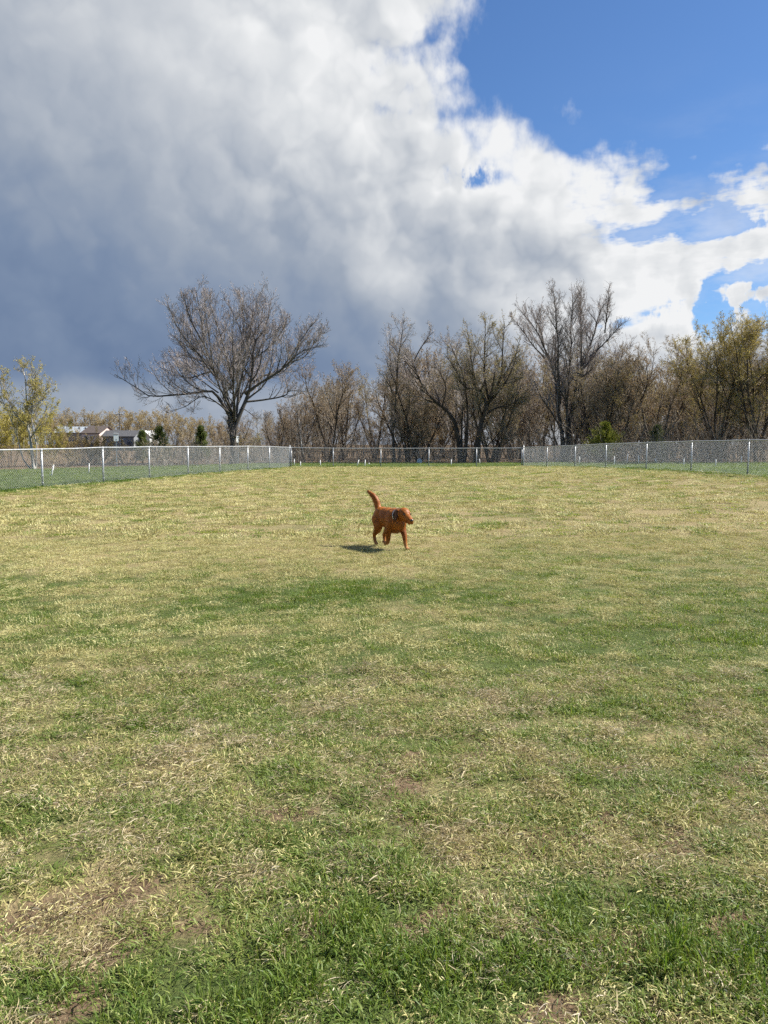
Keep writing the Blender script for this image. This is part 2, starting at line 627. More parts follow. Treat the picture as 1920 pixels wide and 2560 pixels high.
def greenness(x, y):
    """0 = all dead straw, 1 = lush green; and lushness (tall clumps)"""
    d = y
    base = np.interp(d, [0, 1.8, 2.3, 3.0, 4.5, 6.5, 8.3, 9.5, 14, 25, 46], [0.5] * 11)
    wob = 1.2 * (fbm(x * 0.5, y * 0.5, 61, 3) - 0.5)
    base = np.interp(d + wob * 2, [0, 1.8, 2.3, 3.0, 4.5, 6.5, 8.3, 9.7, 14, 25, 46], [0.50, 0.48, 0.50, 0.58, 0.66, 0.68, 0.60, 0.40, 0.34, 0.31, 0.29])
    g = base + (fbm(x * 1.3, y * 1.3, 21, 3) - 0.5) * 0.45 + (fbm(x * 0.35, y * 0.35, 33, 3) - 0.5) * 0.28 + ((fbm(x * 5, y * 5, 41, 2) - 0.5) * 0.55 + (fbm(x * 13, y * 13, 43, 2) - 0.5) * 0.45) * np.clip((12 - y) / 5, 0.25, 1)
    lush = np.zeros_like(x)
    for cx, cy, sx, sy, am in PATCH:
        e = np.exp(-(((x - cx) / sx) ** 2 + ((y - cy) / sy) ** 2))
        g = g + am * 0.8 * e
        lush = lush + am * e
    fd = fdist(x, y)
    g = g + 0.75 * np.exp(-np.clip(fd - 0.15, 0, 99) / 0.55) * (y > 14)
    outside = fd < 0
    g = np.where(outside & (y > 14), 0.82 + (fbm(x * 0.8, y * 0.8, 51, 3) - 0.5) * 0.5, g)
    return np.clip(g, 0, 1), np.clip(lush, -0.5, 1)


def bare(x, y):
    """worn spots where soil shows"""
    b_ = np.clip((fbm(x * 2.6, y * 2.6, 131, 3) - 0.62) / 0.14, 0, 1) * np.clip((4.2 - y) / 1.5, 0, 1)
    b_ = np.maximum(b_, np.clip((fbm(x * 7.0, y * 7.0, 137, 2) - 0.66) / 0.08, 0, 1) * np.clip((5 - y) / 2, 0, 1))
    for cx, cy, sx, sy, am in PATCH:
        if am < -0.25:
            b_ = np.maximum(b_, -am * 1.6 * np.exp(-(((x - cx) / sx) ** 2 + ((y - cy) / sy) ** 2)) * (0.4 + fbm(x * 9, y * 9, 139, 2)))
    return np.clip(b_, 0, 1)


def woods_y(x):
    """depth where the grass strip ends and the leaf litter starts"""
    return np.interp(x, [-40, -24, -19.5, -16, -11.5, -6, 0, 6, 11, 17, 23, 30, 40], [38, 38.5, 41.5, 46, 53, 57.5, 59, 58.5, 56.5, 52.5, 48.5, 46, 44]) + (fbm(x * .6, x * 0 + 3, 3, 2) - .5) * 2


# ------------------------------------------------------------------ ground sheet
def spaced(segs):
    out = []
    for a, b, s in segs:
        out += list(np.arange(a, b - 1e-6, s))
    out.append(segs[-1][1])
    return np.array(out)


gx = spaced([(-700, -100, 100), (-100, -40, 10), (-40, -16, 1.5), (-16, -5, 0.5), (-5, 5, 0.16), (5, 16, 0.5), (16, 40, 1.5), (40, 100, 10), (100, 700, 100)])
gy = spaced([(-300, -20, 70), (-20, 0, 2.0), (0, 9, 0.12), (9, 16, 0.3), (16, 64, 0.6), (64, 100, 3), (100, 200, 20), (200, 1500, 130)])
XX, YY = np.meshgrid(gx, gy)
xf, yf = XX.ravel(), YY.ravel()
zf = H(xf, yf)
gg, _ = greenness(xf, yf)
litter = np.clip((yf - woods_y(xf)) / 0.9 + 0.5, 0, 1) * (yf > 30)
nxg, nyg = len(gx), len(gy)
ii = np.arange(nxg * nyg).reshape(nyg, nxg)
Q = np.stack([ii[:-1, :-1], ii[:-1, 1:], ii[1:, 1:], ii[1:, :-1]], -1).reshape(-1, 4)

M_ground, t, b = mat('soil_and_thatch')
tcn = nd(t, 'ShaderNodeTexCoord')
ov = tcn.outputs['Object']
nA = noise(t, ov, 28.0, 8, 0.7)
nB = noise(t, ov, 3.0, 6, 0.6)
nC = noise(t, ov, 160.0, 3, 0.7)
g_at = attr(t, 'green')
l_at = attr(t, 'litter')
soil = mixc(t, nA.step(0.35, 0.7), (0.095, 0.064, 0.038), (0.225, 0.16, 0.10))
thatch = mixc(t, nC.step(0.3, 0.7), (0.13, 0.10, 0.052), (0.35, 0.285, 0.145))
gr = mixc(t, nA.step(0.3, 0.7), (0.04, 0.058, 0.018), (0.10, 0.125, 0.038))
dirt_patch = nB.step(0.54, 0.70) * 0.7
base_c = mixc(t, dirt_patch, thatch, soil)
base_c = mixc(t, (g_at + (nA - 0.5) * 0.9).step(0.25, 0.8), base_c, gr)
lit = mixc(t, noise(t, ov, 9.0, 8, 0.7).step(0.3, 0.7), (0.07, 0.048, 0.03), (0.19, 0.135, 0.085))
base_c = mixc(t, (attr(t, 'bare') + (nA - 0.5) * 0.6).step(0.2, 0.6), base_c, soil)
base_c = mixc(t, l_at, base_c, lit)
t.links.new(base_c.s, b.inputs['Base Color'])
b.inputs['Roughness'].default_value = 0.95
b.inputs['Specular IOR Level'].default_value = 0.1
bp = nd(t, 'ShaderNodeBump')
bp.inputs['Strength'].default_value = 0.8
bp.inputs['Distance'].default_value = 0.02
t.links.new((nA + nC * 0.3).s, bp.inputs['Height'])
t.links.new(bp.outputs[0], b.inputs['Normal'])
ground = ob('ground', mesh_np('ground', np.stack([xf, yf, zf], 1), Q, attrs={'green': gg, 'litter': litter, 'bare': bare(xf, yf)}, mat=M_ground))
tag(ground, kind='structure')

# ------------------------------------------------------------------ grass
def blade_mat(name, dry, tan=False):
    m, t, b = mat(name)
    rnd = attr(t, 'rnd')
    hgt = attr(t, 'hgt')
    tint = attr(t, 'tint', 'INSTANCER')
    if dry:
        c = ramp(t, (rnd * 0.65 + tint * 0.35), [(0.05, (0.25, 0.20, 0.085)), (0.35, (0.43, 0.38, 0.155)), (0.65, (0.57, 0.525, 0.235)), (0.95, (0.71, 0.665, 0.38))])
        if tan:
            c = mixc(t, 1.0, c, (0.98, 0.90, 1.22), 'MULTIPLY')
        leafy(t, b, c, 0.55, 0.20, 0.18)
    else:
        c = ramp(t, (rnd * 0.45 + tint * 0.55), [(0.0, (0.055, 0.105, 0.018)), (0.35, (0.105, 0.170, 0.030)), (0.6, (0.180, 0.235, 0.052)), (0.82, (0.295, 0.325, 0.098)), (1.0, (0.44, 0.42, 0.17))])
        c = mixc(t, hgt.step(0.0, 0.35, 0.45, 0.0), c, (0.28, 0.26, 0.12))
        leafy(t, b, c, 0.48, 0.34, 0.26, mixc(t, 1.0, c, (1.25, 1.3, 0.6), 'MULTIPLY'))
    return m


M_green, M_straw, M_tan = blade_mat('grass_blade', False), blade_mat('straw_blade', True), blade_mat('tan_blade', True, True)
LIB = {}


def blades(rng, n, rad, hmin, hmax, w, lean, curl, nseg, flat=False):
    """n curved tapering blades; returns V, tris, rnd, hgt"""
    r = rad * np.sqrt(rng.random(n))
    a = rng.random(n) * 2 * np.pi
    p = np.stack([r * np.cos(a), r * np.sin(a), np.zeros(n)], 1)
    L = hmin + (hmax - hmin) * rng.random(n) ** 1.3
    az = a + rng.normal(0, 0.9, n) if not flat else rng.random(n) * 2 * np.pi
    el = (np.pi / 2 - np.abs(rng.normal(lean, lean * 0.5, n))) if not flat else rng.normal(0.16, 0.2, n)
    if flat:
        p[:, 2] = 0.004 + rng.random(n) * 0.014
    w = w * (0.6 + 0.8 * rng.random(n))
    pts = [p.copy()]
    cur = p.copy()
    daz = rng.normal(0, 0.35, n)
    for k in range(nseg):
        d = np.stack([np.cos(el) * np.cos(az), np.cos(el) * np.sin(az), np.sin(el)], 1)
        cur = cur + d * (L / nseg)[:, None]
        cur[:, 2] = np.maximum(cur[:, 2], 0.002)
        pts.append(cur.copy())
        el = el - curl * (0.4 + rng.random(n)) / nseg * 2
        az = az + daz * (1.5 if flat else 0.5)
    rot = rng.random(n) * np.pi if flat else None
    Vs, Ts, hs = [], [], []
    side = np.stack([-np.sin(az), np.cos(az), np.zeros(n)], 1)
    if flat:
        side = side * np.cos(rot)[:, None] + np.array([0, 0, 1.0]) * np.sin(rot)[:, None]
    side = side + rng.normal(0, 0.25, (n, 3))
    nv = 2 * nseg + 1
    V = np.zeros((n, nv, 3))
    hg = np.zeros((n, nv))
    for k in range(nseg):
        ww = w * (1.0 - 0.25 * k / nseg if k else 0.75) / 2
        V[:, 2 * k] = pts[k] - side * ww[:, None]
        V[:, 2 * k + 1] = pts[k] + side * ww[:, None]
        hg[:, 2 * k:2 * k + 2] = k / nseg
    V[:, -1] = pts[-1]
    hg[:, -1] = 1
    base = (np.arange(n) * nv)[:, None]
    T = []
    for k in range(nseg - 1):
        T.append(base + np.array([[2 * k, 2 * k + 1, 2 * k + 3]]))
        T.append(base + np.array([[2 * k, 2 * k + 3, 2 * k + 2]]))
    k = nseg - 1
    T.append(base + np.array([[2 * k, 2 * k + 1, 2 * k + 2]]))
    rnd = np.repeat(rng.random(n), nv)
    return V.reshape(-1, 3), np.concatenate(T), rnd, hg.ravel()


def library(name, variants, m):
    col = bpy.data.collections.new(name)            # source clumps, only used through the scatter
    for i, args in enumerate(variants):
        V, T, rn, hg = blades(*args)
        me = mesh_np(name, V, tris=T, attrs={'rnd': rn, 'hgt': hg}, mat=m, smooth=False)
        o = bpy.data.objects.new('%s_%02d' % (name, i), me)
        col.objects.link(o)
    return col


R_ = np.random.default_rng
lib_near = library('green_clump', [(R_(i), 20, 0.036, 0.016, 0.066, 0.0030, 0.6, 0.8, 4) for i in range(9)], M_green)
lib_turf = library('green_turf', [(R_(50 + i), 120, 0.12, 0.014, 0.042, 0.0034, 0.8, 0.7, 2) for i in range(9)], M_green)
lib_straw = library('straw_mat', [(R_(90 + i), 120, 0.085, 0.010, 0.052, 0.0018, 0, 0.25, 3, True) for i in range(9)], M_tan)
lib_weed = library('broad_leaf', [(R_(200 + i), 9, 0.03, 0.015, 0.04, 0.011, 1.0, 0.5, 3) for i in range(5)], M_green)
lib_straw_mid = library('straw_mid', [(R_(220 + i), 120, 0.085, 0.010, 0.052, 0.0020, 0, 0.25, 3, True) for i in range(7)], M_straw)
lib_straw_tuft = library('straw_tuft', [(R_(120 + i), 130, 0.13, 0.012, 0.042, 0.0032, 0.9, 0.8, 2) for i in range(9)], M_straw)
lib_far_straw = library('straw_far', [(R_(150 + i), 190, 0.27, 0.02, 0.06, 0.009, 0.8, 0.7, 2) for i in range(8)], M_straw)
lib_far_green = library('green_far', [(R_(170 + i), 170, 0.25, 0.025, 0.075, 0.009, 0.65, 0.6, 2) for i in range(8)], M_green)


def scatter_tree(name, col):
    ng = bpy.data.node_groups.new(name, 'GeometryNodeTree')
    ng.interface.new_socket('Geometry', in_out='INPUT', socket_type='NodeSocketGeometry')
    ng.interface.new_socket('Geometry', in_out='OUTPUT', socket_type='NodeSocketGeometry')
    gi, go = ng.nodes.new('NodeGroupInput'), ng.nodes.new('NodeGroupOutput')
    ci = ng.nodes.new('GeometryNodeCollectionInfo')
    ci.inputs['Collection'].default_value = col
    ci.inputs['Separate Children'].default_value = True
    ci.inputs['Reset Children'].default_value = True
    ip = ng.nodes.new('GeometryNodeInstanceOnPoints')
    ip.inputs['Pick Instance'].default_value = True

    def named(nm, ty):
        n = ng.nodes.new('GeometryNodeInputNamedAttribute')
        n.data_type = ty
        n.inputs['Name'].default_value = nm
        return n.outputs['Attribute']
    ng.links.new(gi.outputs[0], ip.inputs['Points'])
    ng.links.new(ci.outputs[0], ip.inputs['Instance'])
    ng.links.new(named('pick', 'INT'), ip.inputs['Instance Index'])
    ng.links.new(named('spin', 'FLOAT_VECTOR'), ip.inputs['Rotation'])
    ng.links.new(named('size', 'FLOAT_VECTOR'), ip.inputs['Scale'])
    ng.links.new(ip.outputs[0], go.inputs[0])
    return ng


def scatter(name, label, col, pts, size, tint, seed, zs=None):
    rng = R_(seed)
    n = len(pts)
    me = bpy.data.meshes.new(name)
    me.vertices.add(n)
    me.vertices.foreach_set('co', np.asarray(pts, np.float32).ravel())
    a = me.attributes.new('pick', 'INT', 'POINT')
    a.data.foreach_set('value', rng.integers(0, len(col.objects), n).astype(np.int32))
    a = me.attributes.new('spin', 'FLOAT_VECTOR', 'POINT')
    a.data.foreach_set('vector', np.stack([rng.normal(0, 0.08, n), rng.normal(0, 0.08, n), rng.random(n) * 6.283], 1).astype(np.float32).ravel())
    a = me.attributes.new('size', 'FLOAT_VECTOR', 'POINT')
    sz = np.stack([size, size, size if zs is None else zs], 1)
    a.data.foreach_set('vector', sz.astype(np.float32).ravel())
    a = me.attributes.new('tint', 'FLOAT', 'POINT')
    a.data.foreach_set('value', np.clip(tint, 0, 1).astype(np.float32))
    o = ob(name, me)
    md = o.modifiers.new('scatter', 'NODES')
    md.node_group = scatter_tree(name, col)
    tag(o, label, 'grass', kind='stuff')
    return o


def field(rng, n, d0, d1, margin=1.3):
    """random points in the visible wedge between two depths, uniform per square metre"""
    d = np.sqrt(d0 ** 2 + (d1 ** 2 - d0 ** 2) * rng.random(n * 2))
    w = 0.53 * d + margin
    wmax = 0.53 * d1 + margin
    keep = rng.random(n * 2) < (w / d) / (0.53 + margin / d0)
    d, w = d[keep], w[keep]
    x = (rng.random(len(d)) * 2 - 1) * w
    return x, d


def area(d0, d1, margin=1.3):
    return 0.53 * (d1 ** 2 - d0 ** 2) + 2 * margin * (d1 - d0)


def put(name, label, col, d0, d1, dens, prob, size, tintf, seed, inside=True, margin=1.3):
    rng = R_(seed)
    x, y = field(rng, int(area(d0, d1, margin) * dens * 2.5), d0, d1, margin)
    want = int(area(d0, d1, margin) * dens)
    x, y = x[:want], y[:want]
    g, lush = greenness(x, y)
    gap = np.clip((fbm(x * 9, y * 9, 161, 2) - 0.28) / 0.34, 0.22 if d1 < 7 else 0.5, 1) if d1 < 20 else 1.0
    k = rng.random(len(x)) < prob(g, lush) * (1 - 0.55 * bare(x, y)) * gap
    if inside:
        k &= fdist(x, y) > -0.3
    x, y, g, lush = x[k], y[k], g[k], lush[k]
    z = H(x, y)
    s, zs = size(g, lush, rng, y)
    zs = zs * (0.40 + 1.5 * fbm(x * 9, y * 9, 161, 2))
    tn = tintf(g, lush, rng, x, y)
    scatter(name, label, col, np.stack([x, y, z - 0.002], 1), s, tn, seed + 1, zs)


def gtint(g, lush, rng, x, y):
    return 0.80 - 0.34 * g - 0.12 * lush + rng.normal(0, 0.14, len(g)) + (fbm(x * 2.2, y * 2.2, 71, 2) - 0.5) * 0.35


def stint(g, lush, rng, x, y):
    return 0.5 + rng.normal(0, 0.2, len(g)) + (fbm(x * 1.5, y * 1.5, 81, 3) - 0.5) * 0.8


def sz_green(g, lush, rng, y):
    s = 0.7 + 0.5 * rng.random(len(g))
    return s, s * (0.45 + 0.40 * g + 0.85 * np.clip(lush, 0, 1)) * rng.uniform(0.7, 1.2, len(g))


def sz_one(g, lush, rng, y):
    s = 0.75 + 0.5 * rng.random(len(g))
    return s, s * (0.75 + 0.4 * rng.random(len(g)))


put('green_grass', 'lush green grass blades in the foreground of the field', lib_near, 1.0, 5.0, 1150,
    lambda g, l: np.clip(g * 1.15, 0.08, 1), sz_green, gtint, 301)
put('broadleaf_weeds', 'small broad-leaved weeds among the foreground grass', lib_weed, 1.0, 6.0, 45,
    lambda g, l: np.clip(g * 0.9, 0.05, 1), lambda g, l, r, y: (0.6 + 0.6 * r.random(len(g)), 0.4 + 0.5 * r.random(len(g))), lambda g, l, r, x, y: 0.45 + r.normal(0, 0.15, len(g)), 308)
put('dry_grass', 'dead straw matted on the foreground soil', lib_straw, 1.0, 5.0, 150,
    lambda g, l: np.clip(1.0 - 0.4 * g - 0.4 * np.clip(l, 0, 1), 0.1, 1), sz_one, stint, 302)
put('dry_grass', 'yellowed straw strewn over the foreground turf', lib_straw_mid, 1.0, 5.0, 70,
    lambda g, l: np.clip(1.0 - 0.5 * g - 0.4 * np.clip(l, 0, 1), 0.1, 1), sz_one, stint, 309)
put('green_grass', 'short green turf in the middle of the field', lib_turf, 1.0, 12.0, 115,
    lambda g, l: np.clip(g * 1.2, 0.06, 1), sz_green, gtint, 303)
put('dry_grass', 'short straw coloured turf around the dog', lib_straw_tuft, 1.0, 12.0, 80,
    lambda g, l: np.clip(1.05 - 0.6 * g - 0.3 * np.clip(l, 0, 1), 0.08, 1), sz_one, stint, 304)
put('dry_grass', 'matted straw between the turf around the dog', lib_straw_mid, 5.0, 12.0, 85,
    lambda g, l: np.clip(1.0 - 0.75 * g, 0.06, 1), sz_one, stint, 305)
put('dry_grass', 'pale straw coloured grass in the far half of the field', lib_far_straw, 12.0, 46.0, 12,
    lambda g, l: np.clip(1.05 - 0.95 * g, 0.05, 1), sz_one, stint, 306)
put('green_grass', 'green grass scattered in the far half of the field', lib_far_green, 12.0, 46.0, 12,
    lambda g, l: np.clip(g * 1.25, 0.06, 1), sz_green, gtint, 307)

# tall green fringe along the fences and the mown strip outside them
rng = R_(310)
fr = []
for f in (FL, FB, FR):
    for (a, _), (b_, _) in zip(f[:-1], f[1:]):
        n = int((b_ - a).length * 17)
        tt = rng.random(n)
        off = rng.normal(0, 0.22, n)
        dv = (b_ - a).normalized()
        fr.append(np.stack([a.x + (b_.x - a.x) * tt - dv.y * off, a.y + (b_.y - a.y) * tt + dv.x * off], 1))
fr = np.concatenate(fr)
clumpy = fbm(fr[:, 0] * 0.9, fr[:, 1] * 0.9, 91, 3)
k = rng.random(len(fr)) < np.clip(clumpy * 2.4 - 0.65, 0.1, 1)
fr, clumpy = fr[k], clumpy[k]
s = 0.45 + 0.35 * rng.random(len(fr))
scatter('fence_grass', 'taller green grass growing along the foot of the fences', lib_far_green,
        np.stack([fr[:, 0], fr[:, 1], H(fr[:, 0], fr[:, 1])], 1), s, 0.22 + rng.normal(0, 0.1, len(fr)), 311, s * (1.0 + 4.2 * np.clip(clumpy - 0.38, 0, 1)))

rng = R_(320)
n = 21000
x = rng.uniform(-34, 34, n)
y = rng.uniform(20, 60, n)
k = (fdist(x, y) < -0.1) & (y < woods_y(x) + 0.5) & (np.abs(x) < 0.53 * y + 2.5)
x, y = x[k], y[k]
s = 0.9 + 0.4 * rng.random(len(x))
scatter('strip_grass', 'mown green grass strip between the fences and the woods', lib_far_green,
        np.stack([x, y, H(x, y)], 1), s, 0.46 + (fbm(x * .7, y * .7, 95, 3) - .5) * 0.5 + rng.normal(0, 0.08, len(x)), 321, s * 0.9)
# ------------------------------------------------------------------ chain-link fences
def metal(name, col, rough, metallic):
    m, t, b = mat(name)
    tcn = nd(t, 'ShaderNodeTexCoord')
    n = noise(t, tcn.outputs['Object'], 14.0, 6, 0.65)
    c = mixc(t, n.step(0.3, 0.75), [v * 0.82 for v in col], [min(1, v * 1.12) for v in col])
    t.links.new(c.s, b.inputs['Base Color'])
    b.inputs['Metallic'].default_value = metallic
    t.links.new(n.step(0.2, 0.8, rough - 0.08, rough + 0.12).s, b.inputs['Roughness'])
    return m


M_galv = metal('galvanised_pipe', (0.44, 0.455, 0.465), 0.42, 0.4)
M_wire = metal('galvanised_wire', (0.52, 0.54, 0.55), 0.45, 0.15)
M_dark_wire = metal('dark_wire', (0.05, 0.05, 0.05), 0.6, 0.1)


def link_mesh(a, az, b_, bz, foot=0.02, q=0.042, wr=0.0023):
    """zigzag wires filling one span; a, b_ base points, az, bz top heights"""
    L = math.hypot(b_.x - a.x, b_.y - a.y)
    n = int(L / q)
    m = int((az - a.z - foot) / 0.040)
    s_ = np.arange(n)[:, None]
    k = np.arange(m + 1)[None, :]
    u = (s_ + ((k + s_) % 2)) * (L / n)
    tt = u / L
    zb = (a.z + foot) * (1 - tt) + (b_.z + foot) * tt
    zt = (az + 0.02) * (1 - tt) + (bz + 0.02) * tt
    z = zb + (zt - zb) * k / m
    d = np.array([(b_.x - a.x) / L, (b_.y - a.y) / L])
    side = np.where((k % 2) == 0, 1, -1) * 0.0022 + 0 * u
    x = a.x + d[0] * u - d[1] * side
    y = a.y + d[1] * u + d[0] * side
    Pn = np.stack([x, y, z], -1)
    return Pn, np.full(Pn.shape[:2], wr)


def pipe(mb, a, b_, r, sides=8):
    mb.tube([a, b_], r, sides)


def make_fence(name, label, pts, terminals, wire_r=0.0023):
    base = pts[0][0].copy()
    root = ob(name, None, loc=base)
    tag(root, label, 'fence', 'chain-link fences round the field')
    inv = np.array(base)
    for i, (p, zt) in enumerate(pts):
        mb = MB()
        term = i in terminals
        r = 0.038 if term else 0.030
        top = zt + (0.075 if term else -0.01)
        l = p - base
        mb.tube([(l.x, l.y, l.z - 0.25), (l.x, l.y, top - base.z)], r, 10)
        po = mb.build('post', M_galv, root, True)
        mb = MB()
        tz = top - base.z
        if term:
            mb.tube([(l.x, l.y, tz - 0.01), (l.x, l.y, tz + 0.02), (l.x, l.y, tz + 0.045), (l.x, l.y, tz + 0.055)], [r + 0.006, r + 0.006, r * 0.7, 0.006], 10)
        else:
            mb.tube([(l.x, l.y, tz - 0.05), (l.x, l.y, tz)], r + 0.005, 10)
            mb.tube([(l.x, l.y, tz), (l.x, l.y, tz + 0.035)], [r, 0.026], 10)
        mb.build('post_cap', M_galv, po, True)
    for (a, at), (b_, bt) in zip(pts[:-1], pts[1:]):
        mb = MB()
        A, B = a - base, b_ - base
        mid = (A + B) / 2
        sag = 0.012
        mb.tube([(A.x, A.y, at - base.z), (mid.x, mid.y, (at + bt) / 2 - base.z - sag), (B.x, B.y, bt - base.z)], 0.0215, 8, cap=False)
        mb.build('top_rail', M_galv, root, True)
        Pn, Rn = link_mesh(a, at, b_, bt, wr=wire_r)
        V, Qd = tubes([(Pn - inv[None, None], Rn, 3)])
        ob('wire_mesh', mesh_np('wire_mesh', V, Qd, mat=M_wire), root)
        # tie bands down the post
        for k in range(5):
            zz = a.z + (at - a.z) * (0.12 + 0.19 * k) - base.z
            MB().tube([(A.x, A.y, zz), (A.x, A.y, zz + 0.014)], 0.036, 8).build('tie', M_wire, root, True)
    return root


make_fence('chain_link_fence', 'galvanised chain-link fence on the left, bright in the sun, running to the corner', FL, {len(FL) - 1}, 0.0043)
FBi = [(p.copy(), z) for p, z in FB]
dv = Vector((0.09, 0, 0))
FBi[0] = (FBi[0][0] + dv, FBi[0][1])
FBi[-1] = (FBi[-1][0] - dv, FBi[-1][1])
make_fence('chain_link_fence', 'short grey chain-link fence across the back, woods behind it', FBi, set(), 0.0019)
make_fence('chain_link_fence', 'grey chain-link fence on the right, rising toward the right edge', FR, {0}, 0.0037)


def far_fence(pix, label):
    pts = [(ground_xy(px, d), P(px, ty, d).z) for px, ty, d in pix]
    base = pts[0][0].copy()
    root = ob('dark_fence', None, loc=base)
    tag(root, label, 'fence')
    for i, (p, zt) in enumerate(pts):
        l = p - base
        MB().tube([(l.x, l.y, l.z - 0.2), (l.x, l.y, zt - base.z + 0.04)], 0.025, 6).build('post', M_dark_wire, root, True)
        if i:
            q, qt = pts[i - 1]
            k = q - base
            MB().tube([(k.x, k.y, qt - base.z), (l.x, l.y, zt - base.z)], 0.019, 6).build('top_rail', M_dark_wire, root, True)
            Pn, Rn = link_mesh(q, qt, p, zt, q=0.10, wr=0.0016)
            V, Qd = tubes([(Pn - np.array(base)[None, None], Rn, 3)])
            ob('wire_mesh', mesh_np('wire_mesh', V, Qd, mat=M_dark_wire), root)


def ground_xy(px, d, py=1150):
    q = P(px, py, d)
    return Vector((q.x, q.y, h1(q.x, q.y)))


far_fence([(735, 1129, 58), (850, 1129, 59), (960, 1129, 59.5), (1070, 1129, 59.5), (1180, 1128.5, 59.5), (1300, 1128, 59), (1420, 1127, 57.5), (1540, 1126, 55.5), (1650, 1125, 54), (1780, 1124, 52), (1930, 1122, 50)],
          'low dark wire fence along the edge of the woods, seen through the back fence')
far_fence([(480, 1108, 58), (560, 1107.5, 58.5), (661, 1107, 59)], 'dark wire fence standing just behind the big bare tree')

# ------------------------------------------------------------------ trees
def nrm(v):
    return v / (np.linalg.norm(v, axis=-1, keepdims=True) + 1e-9)


def grow(rng, p, d, L, r, nseg, wander, up, tip=0.3):
    N = len(p)
    Pn = np.empty((N, nseg + 1, 3))
    Dn = np.empty((N, nseg + 1, 3))
    Pn[:, 0] = p
    d = nrm(d)
    Dn[:, 0] = d
    for k in range(nseg):
        d = nrm(d + rng.normal(0, wander, (N, 3)) + np.array([0, 0, up]))
        Pn[:, k + 1] = Pn[:, k] + d * (L / nseg)[:, None]
        Dn[:, k + 1] = d
    Rn = r[:, None] * np.linspace(1, tip, nseg + 1)[None, :]
    return Pn, Dn, Rn, L


def spawn(rng, B, n, t0, t1, ang, ratio, rr, env=None, lmin=0.15, rmin=0.005, lref=None):
    """children of a set of branches"""
    Pn, Dn, Rn, L = B
    N, K, _ = Pn.shape
    tt = t0 + (t1 - t0) * (np.arange(n)[None, :] + rng.random((N, n))) / n
    f = tt * (K - 1)
    i = np.minimum(f.astype(int), K - 2)
    w = (f - i)[..., None]
    ar = np.arange(N)[:, None]
    p = (Pn[ar, i] * (1 - w) + Pn[ar, i + 1] * w).reshape(-1, 3)
    d = nrm((Dn[ar, i] * (1 - w) + Dn[ar, i + 1] * w).reshape(-1, 3))
    r = (Rn[ar, i] * (1 - w[..., 0]) + Rn[ar, i + 1] * w[..., 0]).ravel()
    rv = rng.normal(0, 1, p.shape)
    perp = nrm(rv - d * (rv * d).sum(1, keepdims=True))
    a = ang + rng.normal(0, 0.16, len(p))
    cd = nrm(d * np.cos(a)[:, None] + perp * np.sin(a)[:, None])
    ln = (L[:, None] * ratio * (1.05 - 0.6 * tt) * rng.uniform(0.6, 1.25, tt.shape)).ravel()
    if env is not None:
        c, s_ = env
        tip = (p + cd * ln[:, None] - c) / s_
        fo = np.linalg.norm(tip, axis=1)
        ln = ln * np.clip(1.0 - (fo - 0.95) * 1.5, 0.18, 1.0)
    ln = np.maximum(ln, lmin) * rng.uniform(0.75, 1.1, len(ln))
    r = np.maximum(r * rr, rmin)
    if lref:                                       # short parents carry fewer children
        keep = rng.random(len(p)) < np.clip(np.repeat(L, n) / lref, 0.06, 1.0)
        p, cd, ln, r = p[keep], cd[keep], ln[keep], r[keep]
    return p, cd, ln, r


def resample(pts, n):
    """smooth polyline through points (Catmull-Rom), n samples"""
    p = np.asarray(pts, float)
    if len(p) == 2:
        return p[0] + (p[1] - p[0]) * np.linspace(0, 1, n)[:, None]
    q = np.vstack([2 * p[0] - p[1], p, 2 * p[-1] - p[-2]])
    out = []
    for s_ in np.linspace(0, len(p) - 1 - 1e-6, n):
        i = int(s_)
        u = s_ - i
        a, b_, c, d = q[i], q[i + 1], q[i + 2], q[i + 3]
        out.append(0.5 * ((2 * b_) + (-a + c) * u + (2 * a - 5 * b_ + 4 * c - d) * u * u + (-a + 3 * b_ - 3 * c + d) * u ** 3))
    return np.array(out)


def leaf_quads(rng, pts, size, spread):
    n = len(pts)
    p = pts + rng.normal(0, spread, (n, 3))
    u = nrm(rng.normal(0, 1, (n, 3)))
    v = nrm(np.cross(u, rng.normal(0, 1, (n, 3))))
    s_ = size * rng.uniform(0.5, 1.3, n)[:, None]
    V = np.stack([p - u * s_ * 0.5, p + v * s_ * 0.28, p + u * s_ * 0.5, p - v * s_ * 0.28], 1).reshape(-1, 3)
    return V, np.arange(n * 4).reshape(-1, 4), np.repeat(rng.random(n), 4)


